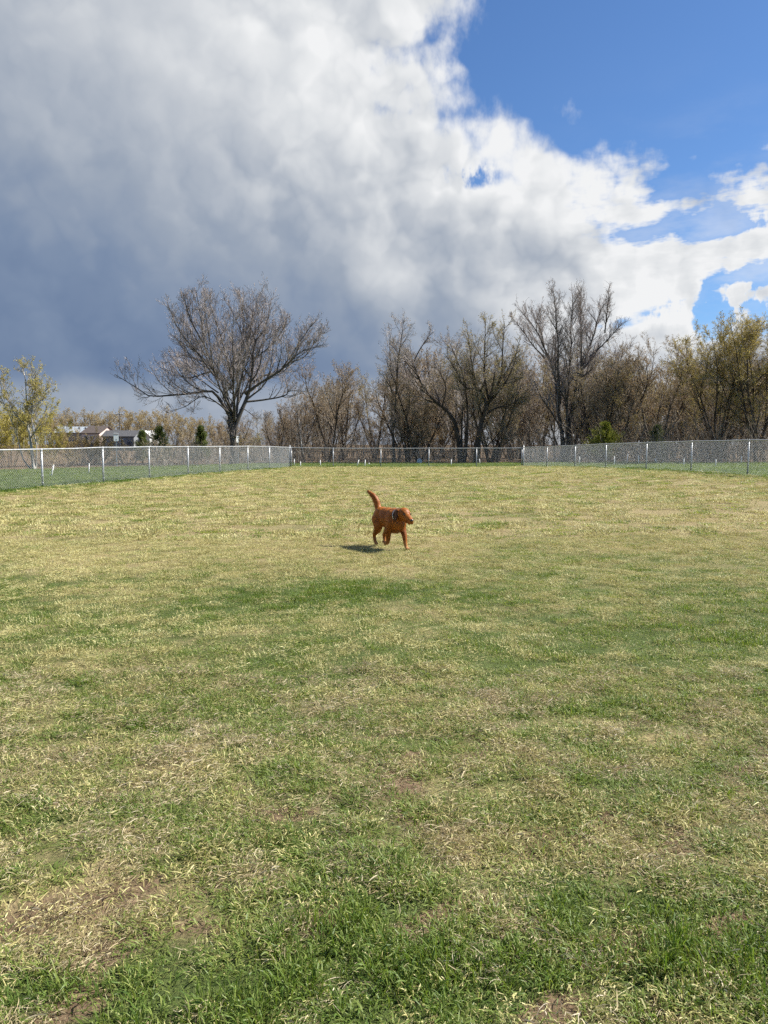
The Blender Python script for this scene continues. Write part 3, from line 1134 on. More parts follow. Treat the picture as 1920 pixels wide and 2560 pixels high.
def tree_meshes(seed, stems, env, bark_m, twig_m, leaf_m=None, nleaf=0, leaf_size=0.07, limb_n=7, br_n=8, sub_n=6, twig_n=5,
                ang=(0.75, 0.7, 0.65, 0.6), up=(0.10, 0.09, 0.08, 0.05), ratio=(0.52, 0.6, 0.62, 0.75), limb_t0=0.18, twig_r=0.0065, wander=0.10, buds=0):
    """stems: list of (points (n,3), r0, r1). env: (centre, semi axes)"""
    rng = R_(seed)
    ns = 12
    Ps = np.stack([resample(p, ns) for p, _, _ in stems])
    for i in range(len(Ps)):                      # small natural kinks
        Ps[i, 2:] += np.cumsum(rng.normal(0, 0.012, (ns - 2, 3)), 0) * np.linalg.norm(Ps[i, -1] - Ps[i, 0]) * 0.25
    Rs = np.stack([np.linspace(0, 1, ns) ** 0.8 * (r1 - r0) + r0 for _, r0, r1 in stems])
    low = Ps[:, 0, 2] < 0.2
    Rs[low, 0] *= 1.45
    Rs[low, 1] *= 1.10
    Ds = np.empty_like(Ps)
    Ds[:, 1:] = nrm(Ps[:, 1:] - Ps[:, :-1])
    Ds[:, 0] = Ds[:, 1]
    Ls = np.linalg.norm(Ps[:, 1:] - Ps[:, :-1], axis=2).sum(1)
    env = (np.array(env[0], float), np.array(env[1], float))
    S0 = (Ps, Ds, Rs, Ls)
    p, d, L, r = spawn(rng, S0, limb_n, limb_t0, 1.0, ang[0], ratio[0], 0.6, env, 0.5, 0.014)
    B1 = grow(rng, p, d, L, np.minimum(r, 0.09), 6, wander, up[0])
    p, d, L, r = spawn(rng, B1, br_n, 0.12, 1.0, ang[1], ratio[1], 0.6, env, 0.3, 0.010, 2.0)
    pa, da, La, ra = spawn(rng, S0, limb_n, 0.45, 1.0, ang[1], ratio[1] * 0.5, 0.35, env, 0.4, 0.010)
    p, d, L, r = (np.concatenate(z) for z in ((p, pa), (d, da), (L, La), (r, np.minimum(ra, 0.03))))
    B2 = grow(rng, p, d, L, r, 4, wander * 1.1, up[1])
    p, d, L, r = spawn(rng, B2, sub_n, 0.1, 1.0, ang[2], ratio[2], 0.6, env, 0.25, twig_r * 1.15, 1.0)
    B3 = grow(rng, p, d, L, r, 3, wander * 1.2, up[2], 0.5)
    p, d, L, r = spawn(rng, B3, twig_n, 0.1, 1.0, ang[3], ratio[3], 0.7, None, 0.2, twig_r, 0.6)
    B4 = grow(rng, p, d, L, np.minimum(r, twig_r * 1.2), 2, wander, up[3], 0.55)
    V, Qd = tubes([(Ps, Rs, 9), (B1[0], B1[2], 6)])
    trunk = mesh_np('trunk', V, Qd, mat=bark_m)
    V, Qd = tubes([(B2[0], B2[2], 3), (B3[0], B3[2] * 1.2, 2), (B4[0], B4[2] * 1.25, 2)])
    crown = mesh_np('crown', V, Qd, mat=twig_m)
    leaves = None
    if nleaf:
        tips = np.concatenate([B4[0][:, 1:].reshape(-1, 3), B3[0][:, 1:].reshape(-1, 3)])
        tips = tips[rng.integers(0, len(tips), nleaf)]
        V, Qd, rn = leaf_quads(rng, tips, leaf_size, leaf_size * 0.5)
        leaves = mesh_np('foliage', V, Qd, mat=leaf_m, attrs={'rnd': rn}, smooth=False)
    return trunk, crown, leaves


def put_tree(name, meshes, loc, label, group=None, rz=0.0, sc_=(1, 1, 1), cat='tree'):
    root = ob(name, None, loc=loc)
    root.rotation_euler = (0, 0, rz)
    root.scale = sc_
    tag(root, label, cat, group)
    for nm, me in zip(('trunk', 'crown', 'foliage'), meshes):
        if me is not None:
            ob(nm, me, root)
    return root


def stems_px(base, lst, d, yfun):
    """limb polylines read off the photo, relative to the tree's foot"""
    out = []
    for i, (pl, r0, r1) in enumerate(lst):
        pts = []
        for px, py in pl:
            q = P(px, py, d) - base
            pts.append([q.x, 0, q.z])
        pts = np.array(pts)
        dist = np.abs(pts[:, 0]) + 0.35 * np.maximum(pts[:, 2] - 2.5, 0)
        pts[:, 1] = yfun(i) * dist
        out.append((pts, r0, r1))
    return out


# --- the big bare tree
z2 = lambda x, y: (300 + x * 0.3376, 660 + y * 0.3376)
hero_base = ground_xy(588, 54)
hl = [([(843, 1490), (840, 1340), (836, 1200), (815, 1090), (800, 1030)], 0.27, 0.17),
      ([(846, 1240), (868, 1130), (930, 955), (960, 830), (972, 650), (992, 500), (1060, 390), (1100, 150)], 0.19, 0.02),
      ([(820, 1110), (750, 975), (690, 905), (560, 928), (380, 955), (270, 960), (170, 890), (50, 810)], 0.13, 0.018),
      ([(805, 1045), (735, 830), (700, 750), (650, 735), (560, 750), (440, 790), (330, 740), (180, 690)], 0.13, 0.018),
      ([(730, 820), (690, 680), (650, 560), (625, 350), (600, 150)], 0.10, 0.018),
      ([(800, 1035), (858, 890), (850, 700), (880, 520), (850, 380), (750, 180)], 0.12, 0.018),
      ([(940, 930), (1080, 835), (1200, 765), (1290, 690), (1390, 620), (1560, 580)], 0.11, 0.018),
      ([(925, 985), (1080, 965), (1210, 930), (1250, 890), (1420, 905)], 0.085, 0.018),
      ([(970, 820), (1050, 755), (1150, 725), (1240, 600), (1300, 480), (1375, 350)], 0.09, 0.018),
      ([(815, 1080), (740, 1000), (640, 955), (540, 1030), (420, 1085)], 0.07, 0.015),
      ([(855, 1110), (880, 800), (905, 600), (935, 300), (965, 110)], 0.11, 0.018),
      ([(720, 790), (620, 640), (500, 470), (430, 280)], 0.085, 0.018),
      ([(985, 600), (1040, 480), (1130, 380), (1160, 230)], 0.06, 0.016),
      ([(860, 850), (800, 600), (760, 420), (700, 230)], 0.08, 0.016),
      ([(700, 760), (560, 600), (440, 520), (340, 440)], 0.07, 0.016),
      ([(920, 1040), (990, 1090), (1040, 1140)], 0.03, 0.012),
      ([(700, 750), (560, 640), (420, 600), (300, 610)], 0.06, 0.015),
      ([(690, 905), (520, 790), (380, 690), (290, 640)], 0.06, 0.015),
      ([(970, 650), (1080, 560), (1180, 430), (1230, 320)], 0.06, 0.015),
      ([(1200, 765), (1300, 620), (1400, 480), (1470, 390)], 0.06, 0.015),
      ([(735, 830), (560, 560), (460, 400), (400, 340)], 0.06, 0.015),
      ([(880, 520), (900, 350), (880, 220), (850, 130)], 0.06, 0.015),
      ([(650, 560), (560, 380), (530, 260), (510, 190)], 0.06, 0.015),
      ([(1290, 690), (1400, 640), (1480, 500), (1540, 470)], 0.05, 0.015)]
hl = [([z2(*q) for q in pl], a, c) for pl, a, c in hl]
yo = [0, 0.15, -0.35, 0.4, -0.3, 0.55, -0.35, 0.3, 0.5, -0.6, 0.35, -0.45, 0.5, -0.6, 0.2, -0.5, 0.3, 0.6, 0.2, -0.2, 0.3, 0.3, -0.3, -0.2, -0.4, 0.4]
st = stems_px(hero_base, hl, 54, lambda i: yo[i])
st[0][0][0, 2] = -0.1
rng = R_(7)
for a_ in (1.2, 2.0, 4.3, 5.1):       # limbs towards and away from the viewer
    v = np.array([math.cos(a_) * 0.5, math.sin(a_), 0])
    p0 = np.array([0, 0, 3.2 + rng.random()])
    st.append((np.array([p0, p0 + v * 1.6 + [0, 0, 1.5], p0 + v * 3.2 + [0, 0, 3.2], p0 + v * 4.6 + [0, 0, 5.4 + rng.random() * 2]]), 0.11, 0.018))
hero = tree_meshes(11, st, ((0.4, 0, 6.9), (7.7, 6.5, 6.6)), M_bark, M_twig, M_leaf_bud, 9000, 0.05, limb_n=11, br_n=9, sub_n=7, twig_n=4, ang=(0.7, 0.65, 0.55, 0.5),
                   ratio=(0.46, 0.60, 0.62, 0.8), limb_t0=0.22, up=(0.20, 0.18, 0.13, 0.08), twig_r=0.0068, wander=0.11)
put_tree('bare_tree', hero, hero_base, 'biggest bare tree, wide grey crown, standing alone behind the left fence', None, 0.0, (0.98, 0.98, 0.935))


def auto_stems(rng, n, height, spread, r, lean=0.0, fork=0.0):
    out = []
    a0 = rng.random() * 6.28
    for i in range(n):
        a = a0 + i * 6.283 / n + rng.normal(0, 0.3)
        s_ = spread * (0.5 + rng.random() * 0.7) if n > 1 else spread * 0.25
        v = np.array([math.cos(a), math.sin(a), 0])
        h_ = height * rng.uniform(0.82, 1.0)
        b_ = np.array([0, 0, -0.15]) if fork == 0 or i == 0 else np.array([0, 0, fork * rng.uniform(0.7, 1.2)])
        p = [b_ + v * 0.06 * (n > 1)]
        for k in (0.25, 0.55, 0.8, 1.0):
            p.append(np.array([lean * h_ * k, 0, b_[2] + (h_ - b_[2]) * k]) + v * s_ * k ** 0.8 + rng.normal(0, 0.12, 3) * [1, 1, 0.2] * (k + 0.2))
        out.append((np.array(p), r * rng.uniform(0.8, 1.1) / (1 + 0.12 * (n - 1)), 0.015))
    return out


# --- trees in the front row of the woods
def front(seed, px, top, d, width_px, n, r, label, bk, tw, lf=None, nleaf=0, lsz=0.07, fork=0.0, lean=0.0, spread=None, name='bare_tree', stems=None, **kw):
    base = ground_xy(px, d)
    hgt = P(px, top, d).z - base.z
    w = width_px * d / F_PX
    rng = R_(seed)
    stt = stems_px(base, stems, d, lambda i: [0.1, -0.3, 0.35, -0.1, 0.25, -0.4][i % 6]) if stems else auto_stems(rng, n, hgt * 0.93, (spread or w * 0.32), r, lean, fork)
    if stems:
        for q in stt:
            if q[0][0, 2] < 0.6:
                q[0][0, 2] = -0.1
    me = tree_meshes(seed, stt, ((lean * hgt * 0.6, 0, hgt * 0.58), (w * 0.55, w * 0.5, hgt * 0.43)), bk, tw, lf, nleaf, lsz, **kw)
    return put_tree(name, me, base, label), me


z3 = lambda x, y: (840 + x * 0.3013, 740 + y * 0.3013)
z4 = lambda x, y: (1260 + x * 0.3978, 700 + y * 0.3978)
T = {}
_, T['rust'] = front(21, 820, 878, 61, 230, 3, 0.16, 'low spreading bare tree with reddish buds just right of the biggest tree', M_bark_dark, M_twig_brown, M_leaf_rust, 8000, 0.06, fork=1.6, br_n=9, sub_n=7, twig_n=5)
_, T['slim'] = front(22, 986, 785, 60, 190, 2, 0.15, 'tall slim tree with pale patches on its trunk, grey twigs above the back fence', M_bark, M_twig, M_leaf_tan, 2200, 0.055, fork=3.0, limb_n=11, ratio=(0.33, 0.6, 0.62, 0.75), br_n=9, sub_n=7, twig_n=5)
front(23, 1017, 820, 61, 150, 1, 0.10, 'single straight slender tree behind the back fence, near its middle post', M_bark_dark, M_twig, None, 0, limb_n=16, ratio=(0.3, 0.6, 0.62, 0.75), br_n=9, sub_n=7, twig_n=5)
lean = [([z3(*q) for q in ((1040, 1390), (1000, 1100), (930, 960), (850, 900), (750, 800), (690, 690), (640, 560), (600, 440))], 0.19, 0.03),
        ([z3(*q) for q in ((690, 690), (600, 600), (530, 520), (440, 420))], 0.06, 0.015),
        ([z3(*q) for q in ((640, 560), (700, 430), (780, 310), (800, 240))], 0.06, 0.015),
        ([z3(*q) for q in ((880, 920), (910, 760), (860, 640), (800, 560))], 0.08, 0.02),
        ([z3(*q) for q in ((1060, 1360), (1100, 1080), (1090, 860), (1060, 640), (1000, 480), (960, 380))], 0.13, 0.02)]
front(24, 1155, 830, 58, 420, 1, 0.2, 'dark tree leaning far left with a long bent trunk, behind the back fence', M_bark_dark, M_twig, M_leaf_tan, 2500, 0.055, stems=lean, limb_n=9, ratio=(0.42, 0.6, 0.62, 0.75), br_n=9, sub_n=7, twig_n=5, limb_t0=0.35)
big = [([z3(*q) for q in ((1165, 1390), (1190, 1100), (1240, 970), (1270, 880), (1330, 770), (1370, 620), (1380, 400), (1400, 220))], 0.22, 0.02),
       ([z3(*q) for q in ((1230, 1000), (1240, 880), (1180, 780), (1130, 640), (1100, 480), (1080, 330))], 0.13, 0.02),
       ([z3(*q) for q in ((1260, 970), (1350, 920), (1450, 905), (1540, 850), (1640, 810))], 0.09, 0.018),
       ([z3(*q) for q in ((1270, 880), (1230, 680), (1230, 450), (1240, 200))], 0.10, 0.018),
       ([z3(*q) for q in ((1330, 770), (1430, 700), (1500, 560), (1540, 380))], 0.09, 0.018),
       ([z3(*q) for q in ((1180, 780), (1060, 760), (980, 640), (900, 520))], 0.07, 0.018)]
front(25, 1193, 792, 57, 400, 1, 0.2, 'thick forked tree with brownish budding crown, left of the tall fan-shaped tree', M_bark_dark, M_twig_brown, M_leaf_olive, 9000, 0.065, stems=big, limb_n=10, ratio=(0.42, 0.6, 0.62, 0.75), br_n=9, sub_n=7, twig_n=5)
fan = [([z4(*q) for q in ((375, 1120), (370, 980), (340, 820), (325, 640), (280, 480), (220, 330), (110, 170))], 0.20, 0.02),
       ([z4(*q) for q in ((340, 780), (320, 560), (310, 380), (290, 240), (270, 90))], 0.10, 0.018),
       ([z4(*q) for q in ((405, 1120), (410, 940), (440, 800), (480, 640), (540, 480), (600, 330), (640, 200), (690, 120))], 0.21, 0.02),
       ([z4(*q) for q in ((480, 640), (480, 440), (470, 260), (470, 100))], 0.10, 0.018),
       ([z4(*q) for q in ((435, 1120), (470, 960), (560, 830), (650, 720), (720, 590), (780, 430))], 0.12, 0.018),
       ([z4(*q) for q in ((395, 1000), (390, 760), (400, 520), (400, 300), (390, 110))], 0.12, 0.018),
       ([z4(*q) for q in ((540, 480), (620, 420), (700, 330), (770, 260))], 0.07, 0.016),
       ([z4(*q) for q in ((600, 350), (610, 230), (620, 90))], 0.06, 0.016),
       ([z4(*q) for q in ((280, 480), (210, 400), (150, 300), (80, 200))], 0.07, 0.016)]
front(26, 1420, 726, 60, 330, 1, 0.2, 'tall bare fan-shaped tree with several stems, above the right corner of the back fence', M_bark, M_twig, M_leaf_bud, 8000, 0.05, stems=fan, limb_n=18, ratio=(0.34, 0.6, 0.62, 0.75), br_n=9, sub_n=7, twig_n=5,
      ang=(0.55, 0.55, 0.55, 0.5), up=(0.12, 0.1, 0.08, 0.05))
_, T['fork'] = front(27, 1560, 838, 58, 230, 3, 0.15, 'small forked tree with rusty buds right of the fan-shaped tree', M_bark_dark, M_twig_brown, M_leaf_rust, 8000, 0.06, fork=1.3, br_n=9, sub_n=7, twig_n=5)
front(28, 1636, 828, 57, 220, 2, 0.15, 'upright tree with rusty brown twigs behind the dark green evergreen', M_bark_dark, M_twig_brown, M_leaf_rust, 9000, 0.065, fork=1.2, br_n=9, sub_n=7, twig_n=5)
_, T['olive'] = front(29, 1795, 790, 53, 340, 7, 0.17, 'round tree with dense olive yellow buds near the right edge', M_bark_dark, M_twig_brown, M_leaf_olive, 34000, 0.075, fork=0.8, name='budding_tree', br_n=9, sub_n=7, twig_n=5)
front(30, 1893, 778, 51, 320, 5, 0.18, 'dark stemmed olive budding tree cut by the right edge', M_bark_dark, M_twig_brown, M_leaf_olive, 26000, 0.075, fork=1.0, name='budding_tree', br_n=9, sub_n=7, twig_n=5)
front(31, 2010, 790, 50, 300, 5, 0.18, 'olive budding tree just past the right edge', M_bark_dark, M_twig_brown, M_leaf_olive, 14000, 0.08, fork=1.0, name='budding_tree', br_n=6, sub_n=5, twig_n=2)
bst = [([(86, 1178), (80, 1140), (72, 1085), (66, 1060), (62, 1000), (58, 940), (50, 915)], 0.10, 0.012),
       ([(66, 1060), (45, 1040), (30, 1000), (18, 960), (5, 930)], 0.045, 0.010),
       ([(70, 1075), (85, 1030), (98, 990), (112, 965)], 0.045, 0.010),
       ([(82, 1160), (60, 1150), (45, 1090), (20, 1020), (-10, 960)], 0.05, 0.010),
       ([(88, 1176), (92, 1120), (80, 1060), (78, 990), (72, 925)], 0.05, 0.010)]
front(32, 84, 912, 42, 190, 1, 0.1, 'slender pale birch with yellow green young leaves at the left edge', M_birch, M_twig_far, M_leaf_yellow, 9000, 0.065, stems=bst, name='birch_tree', limb_n=9, br_n=9, sub_n=7, twig_n=5, ratio=(0.33, 0.6, 0.62, 0.75), limb_t0=0.3)

# --- pale leaning sapling and dead stick seen through the back fence
sap = ob('birch_sapling', None, loc=ground_xy(763, 58.5))
tag(sap, 'thin white leaning birch sapling behind the left end of the back fence', 'tree')
q0 = ground_xy(763, 58.5)
pts = [P(763, 1158, 58.5) - q0, P(757, 1132, 58.5) - q0, P(753, 1112, 58.5) - q0, P(751, 1080, 58.5) - q0, P(747, 1045, 58.5) - q0]
pts[0].z = -0.1
MB().tube(pts, [0.07, 0.06, 0.055, 0.045, 0.02], 7).build('trunk', M_birch, sap, True)
rng = R_(77)
B = grow(rng, np.array([[*pts[3]]] * 14) + rng.normal(0, 0.25, (14, 3)) * [0.1, 0.1, 1], rng.normal(0, 1, (14, 3)) + [0, 0, 1], rng.uniform(0.6, 1.4, 14), np.full(14, 0.012), 4, 0.12, 0.1)
p, d, L, r = spawn(rng, B, 6, 0.1, 1, 0.7, 0.5, 0.6)
B2 = grow(rng, p, d, L, r, 3, 0.12, 0.08)
V, Qd = tubes([(B[0], B[2], 4), (B2[0], B2[2], 3)])
ob('crown', mesh_np('crown', V, Qd, mat=M_twig), sap)

# --- smaller trees used for the depth of the woods
wood_kinds = []
for sd_, n, hgt, spr, bk, tw, lf, nl in ((41, 2, 9.5, 1.8, M_bark_dark, M_twig_brown, M_leaf_rust, 5000), (42, 1, 10.5, 1.4, M_bark, M_twig, M_leaf_tan, 3500),
                                         (43, 4, 8.0, 2.4, M_bark_dark, M_twig_brown, M_leaf_tan, 6000), (44, 2, 11.0, 2.2, M_bark, M_twig_brown, M_leaf_olive, 6500), (45, 3, 6.5, 2.2, M_bark_dark, M_twig_brown, M_leaf_rust, 5000)):
    rng = R_(sd_)
    stt = auto_stems(rng, n, hgt * 0.93, spr, 0.13, 0, 0.0 if n > 2 else 1.5)
    wood_kinds.append((hgt, tree_meshes(sd_, stt, ((0, 0, hgt * 0.56), (hgt * 0.32, hgt * 0.32, hgt * 0.5)), bk, tw, lf, nl, 0.07, limb_n=9, br_n=9, sub_n=7, twig_n=5, limb_t0=0.12, twig_r=0.0075)))
rng = R_(500)
wood_top = lambda px: np.interp(px, [480, 560, 700, 800, 900, 1000, 1300, 1500, 1700, 1900, 2050], [1080, 1050, 985, 950, 890, 860, 860, 870, 880, 830, 830])
nw = 0
tries = 0
wood = []
while nw < 120 and tries < 1500:
    tries += 1
    px = rng.uniform(530, 2040)
    d = rng.uniform(59.5, 84) if px < 1400 else rng.uniform(56, 82)
    b0 = P(px, 1150, d)
    if d < float(woods_y(np.array([b0.x]))[0]) + 1.6:
        continue
    kidx = int(rng.integers(0, 5))
    hk, me = wood_kinds[kidx]
    base = ground_xy(px, d)
    want = (P(px, float(wood_top(px)), d).z - base.z) * rng.uniform(0.66, 1.05)
    s_ = want / hk
    look = ('two-stemmed rusty tree', 'straight single grey tree', 'low many-stemmed tan tree', 'tall forked olive budding tree', 'short bushy rusty tree')[kidx]
    deep = 'far back' if d > 70 else 'close to the grass'
    part_ = ('left of the back fence' if px < 725 else 'left behind back fence' if px < 1010 else 'right behind back fence' if px < 1308 else 'behind the right fence' if px < 1650 else 'near the right edge')
    wt = put_tree('woodland_tree', me, base, '%s %s, %s' % (look, part_, deep), 'trees in the depth of the woods',
             rng.random() * 6.28, (s_ * rng.uniform(0.9, 1.25), s_ * rng.uniform(0.9, 1.25), s_), 'tree')
    wood.append((px, wt))
    nw += 1


def number_off(lst):
    """things with one description are told apart by their order from the left"""
    by = {}
    for px, o in lst:
        by.setdefault(o['label'], []).append((px, o))
    words = ['first', 'second', 'third', 'fourth', 'fifth', 'sixth', 'seventh', 'eighth', 'ninth', 'tenth', 'eleventh', 'twelfth', 'thirteenth']
    for lab, l in by.items():
        if len(l) > 1:
            for i, (px, o) in enumerate(sorted(l, key=lambda q: q[0])):
                o['label'] = '%s, %s from left' % (lab, words[min(i, 12)])


number_off(wood)

# --- far pale willows beyond the houses
far_me = []
for sd_ in (61, 62, 63):
    rng = R_(sd_)
    stt = auto_stems(rng, 4, 9.0, 2.8, 0.2, 0, 1.2)
    far_me.append(tree_meshes(sd_, stt, ((0, 0, 5.6), (4.6, 4.6, 4.6)), M_bark, M_twig_far, M_leaf_tan, 6000, 0.16, limb_n=9, br_n=6, sub_n=4, twig_n=2, twig_r=0.014))
far_spots = [(150, 1030, 235), (190, 1026, 245), (235, 1030, 240), (268, 1035, 225), (308, 1024, 230), (335, 1030, 238), (372, 1034, 190), (405, 1022, 150), (440, 1040, 120), (130, 1046, 210), (470, 1050, 100), (505, 1045, 110), (20, 1040, 200), (70, 1040, 220), (545, 1060, 90)]
far_list = []
for i, (px, ty, d) in enumerate(far_spots):
    base = ground_xy(px, d)
    hg = P(px, ty, d).z - base.z
    s_ = hg / 9.2
    where = 'farthest left past the birch' if px < 100 else 'behind the grey roofed house' if px < 215 else 'above the brown and dark roofs' if px < 345 else 'on the horizon between white gable and biggest tree'
    ft = put_tree('far_tree', far_me[i % 3], base, 'hazy tan tree ' + where, 'far tan trees round the houses', i * 1.7, (s_ * 1.15, s_ * 1.15, s_))
    far_list.append((px, ft))
number_off(far_list)

# --- evergreens
def conifer(seed, px, top, d, wpx, label, m, loose=0.0):
    base = ground_xy(px, d)
    hgt = P(px, top, d).z - base.z
    w = wpx * d / F_PX / 2
    rng = R_(seed)
    root = ob('evergreen_tree', None, loc=base)
    tag(root, label, 'evergreen')
    MB().tube([(0, 0, -0.1), (0, 0, hgt * 0.5), (0, 0, hgt * 0.96)], [0.06, 0.04, 0.008], 7).build('trunk', M_bark_dark, root, True)
    nb = 95
    t_ = np.sort(rng.random(nb)) * 0.93 + 0.04
    az = rng.random(nb) * 6.283
    ln = w * (1.0 - t_ ** 1.4) * rng.uniform(0.5, 1.25 + loose, nb) + 0.10
    p = np.stack([0 * t_, 0 * t_, t_ * hgt], 1)
    dr = np.stack([np.cos(az), np.sin(az), 0.25 + 0.5 * t_], 1)
    B = grow(rng, p, dr, ln, np.full(nb, 0.012), 4, 0.07, 0.07)
    p, dd, L, r = spawn(rng, B, 7, 0.25, 1.0, 0.7, 0.42, 0.6, None, 0.08)
    B2 = grow(rng, p, dd, L, r, 2, 0.08, 0.06)
    tips = np.concatenate([B[0][:, 1:].reshape(-1, 3), B2[0].reshape(-1, 3)])
    dirs = np.concatenate([B[1][:, 1:].reshape(-1, 3), B2[1].reshape(-1, 3)])
    n = 15000
    ix = rng.integers(0, len(tips), n)
    pp = tips[ix] + rng.normal(0, 0.05, (n, 3))
    dd = nrm(dirs[ix] + rng.normal(0, 0.55, (n, 3)))
    sd2 = nrm(np.cross(dd, rng.normal(0, 1, (n, 3))))
    l_ = rng.uniform(0.06, 0.13, n)[:, None] * max(0.7, min(1.3, hgt / 2.5))
    V = np.stack([pp - sd2 * 0.012, pp + sd2 * 0.012, pp + dd * l_], 1).reshape(-1, 3)
    ob('crown', mesh_np('crown', V, tris=np.arange(n * 3).reshape(-1, 3), mat=m, attrs={'rnd': np.repeat(rng.random(n), 3)}, smooth=False), root)
    V, Qd = tubes([(B[0], B[2], 3)])
    ob('branches', mesh_np('branches', V, Qd, mat=M_bark_dark), root)


conifer(1, 357, 1078, 57, 46, 'small narrow spruce in front of the white gable, behind the left fence', M_needle)
conifer(2, 400, 1068, 56, 76, 'wider green spruce right beside the narrow one, behind the left fence', M_needle)
conifer(3, 504, 1066, 57, 52, 'lone pointed spruce left of the biggest bare tree', M_needle)
conifer(4, 1510, 1058, 54, 86, 'bright yellow green evergreen behind the right fence', M_needle_yellow, 0.35)
conifer(5, 1641, 1066, 55, 62, 'dark green evergreen behind the right fence, under rusty trees', M_needle, 0.2)

# --- shrubs at the left, brush under the woods
def shrub(seed, px, top, d, wpx, label, tw, lf, nleaf, lsz, n=14):
    base = ground_xy(px, d)
    hgt = P(px, top, d).z - base.z
    w = wpx * d / F_PX
    rng = R_(seed)
    az = rng.random(n) * 6.283
    p = np.stack([np.cos(az) * w * 0.22 * rng.random(n), np.sin(az) * w * 0.22 * rng.random(n), np.full(n, -0.05)], 1)
    dr = np.stack([np.cos(az) * 0.5 * w / hgt, np.sin(az) * 0.5 * w / hgt, np.ones(n)], 1)
    B1 = grow(rng, p, dr, hgt * rng.uniform(0.7, 1.02, n), np.full(n, 0.025), 6, 0.08, 0.05)
    p, d_, L, r = spawn(rng, B1, 9, 0.15, 1, 0.55, 0.4, 0.6)
    B2 = grow(rng, p, d_, L, r, 4, 0.1, 0.08)
    p, d_, L, r = spawn(rng, B2, 7, 0.1, 1, 0.6, 0.45, 0.6)
    B3 = grow(rng, p, d_, L, r, 2, 0.1, 0.05)
    root = ob('shrub', None, loc=base)
    tag(root, label, 'shrub', 'shrubs along the left edge of the grass')
    V, Qd = tubes([(B1[0], B1[2], 5), (B2[0], B2[2], 3), (B3[0], B3[2], 3)])
    ob('stems', mesh_np('stems', V, Qd, mat=tw), root)
    tips = np.concatenate([B3[0][:, 1:].reshape(-1, 3), B2[0][:, 1:].reshape(-1, 3)])
    V, Qd, rn = leaf_quads(rng, tips[rng.integers(0, len(tips), nleaf)], lsz, lsz * 0.7)
    ob('foliage', mesh_np('foliage', V, Qd, mat=lf, attrs={'rnd': rn}, smooth=False), root)


shrub(1, 20, 985, 46, 190, 'tall yellow green leafy shrub at the left edge behind the birch', M_twig_far, M_leaf_yellow, 18000, 0.075)
shrub(2, 105, 1030, 48, 130, 'yellow green shrub just right of the birch trunk', M_twig_far, M_leaf_yellow, 10000, 0.075)
shrub(3, -70, 1000, 46, 170, 'yellow green shrub past the left edge', M_twig_far, M_leaf_yellow, 5000, 0.08)
shrub(4, 195, 1070, 52, 120, 'tan leafless shrub in front of the grey roofed house', M_twig_far, M_leaf_tan, 11000, 0.07)
shrub(5, 240, 1092, 53, 80, 'low tan shrub in front of the brown roofed house', M_twig_far, M_leaf_tan, 6000, 0.07)
shrub(6, 318, 1096, 54, 90, 'low tan shrub right of the white sign', M_twig_far, M_leaf_tan, 2200, 0.06)
shrub(7, 455, 1062, 60, 110, 'brown twiggy shrub between two spruces', M_twig_brown, M_leaf_tan, 2200, 0.06)
shrub(8, 620, 1070, 60, 110, 'olive shrub just right of the biggest tree trunk', M_twig_far, M_leaf_yellow, 2200, 0.06)
shrub(9, 545, 1075, 61, 110, 'brown twiggy shrub just left of the biggest tree trunk', M_twig_brown, M_leaf_tan, 1800, 0.06)
shrub(10, 145, 1120, 47, 130, 'low grey brown shrub behind the left fence', M_twig_brown, M_leaf_tan, 1600, 0.06)
shrub(11, 250, 1125, 51, 150, 'low grey brown shrub behind the white sign', M_twig_brown, M_leaf_tan, 1600, 0.06)

rng = R_(600)
n = 2300
px = rng.uniform(380, 2060, n)
d = rng.uniform(0, 1, n) ** 1.4 * 24
xb = (px - 960) / F_PX * 60
yb = woods_y(xb) + 0.8 + d
xb = (px - 960) / F_PX * yb
k = yb < 90
xb, yb, px = xb[k], yb[k], px[k]
n = len(xb)
hh = rng.uniform(1.0, 3.6, n) * np.interp(px, [380, 560, 800, 2000], [0.6, 0.7, 1.0, 1.15])
B1 = grow(rng, np.stack([xb, yb, H(xb, yb) - 0.05], 1), rng.normal(0, 0.28, (n, 3)) + [0, 0, 1], hh, rng.uniform(0.010, 0.024, n), 5, 0.10, 0.02)
p, d_, L, r = spawn(rng, B1, 7, 0.15, 1, 0.7, 0.42, 0.6, None, 0.2, 0.007)
B2 = grow(rng, p, d_, L, r, 3, 0.13, 0.05)
p, d_, L, r = spawn(rng, B2, 2, 0.2, 1, 0.7, 0.5, 0.7, None, 0.15, 0.006)
B3 = grow(rng, p, d_, L, r, 2, 0.13, 0.05)
V, Qd = tubes([(B1[0], B1[2], 3), (B2[0], B2[2] * 1.2, 2), (B3[0], B3[2] * 1.2, 2)])
tag(ob('brush', mesh_np('brush', V, Qd, mat=M_twig_brown)), 'tangled brown brush under the trees of the woods', 'brush', kind='stuff')
tips = B3[0][:, 1:].reshape(-1, 3)
V, Qd, rn = leaf_quads(rng, tips[rng.integers(0, len(tips), 26000)], 0.07, 0.05)
tag(ob('brush_leaves', mesh_np('brush_leaves', V, Qd, mat=M_leaf_rust, attrs={'rnd': rn}, smooth=False)), 'withered brown leaves clinging to the brush in the woods', 'brush', kind='stuff')

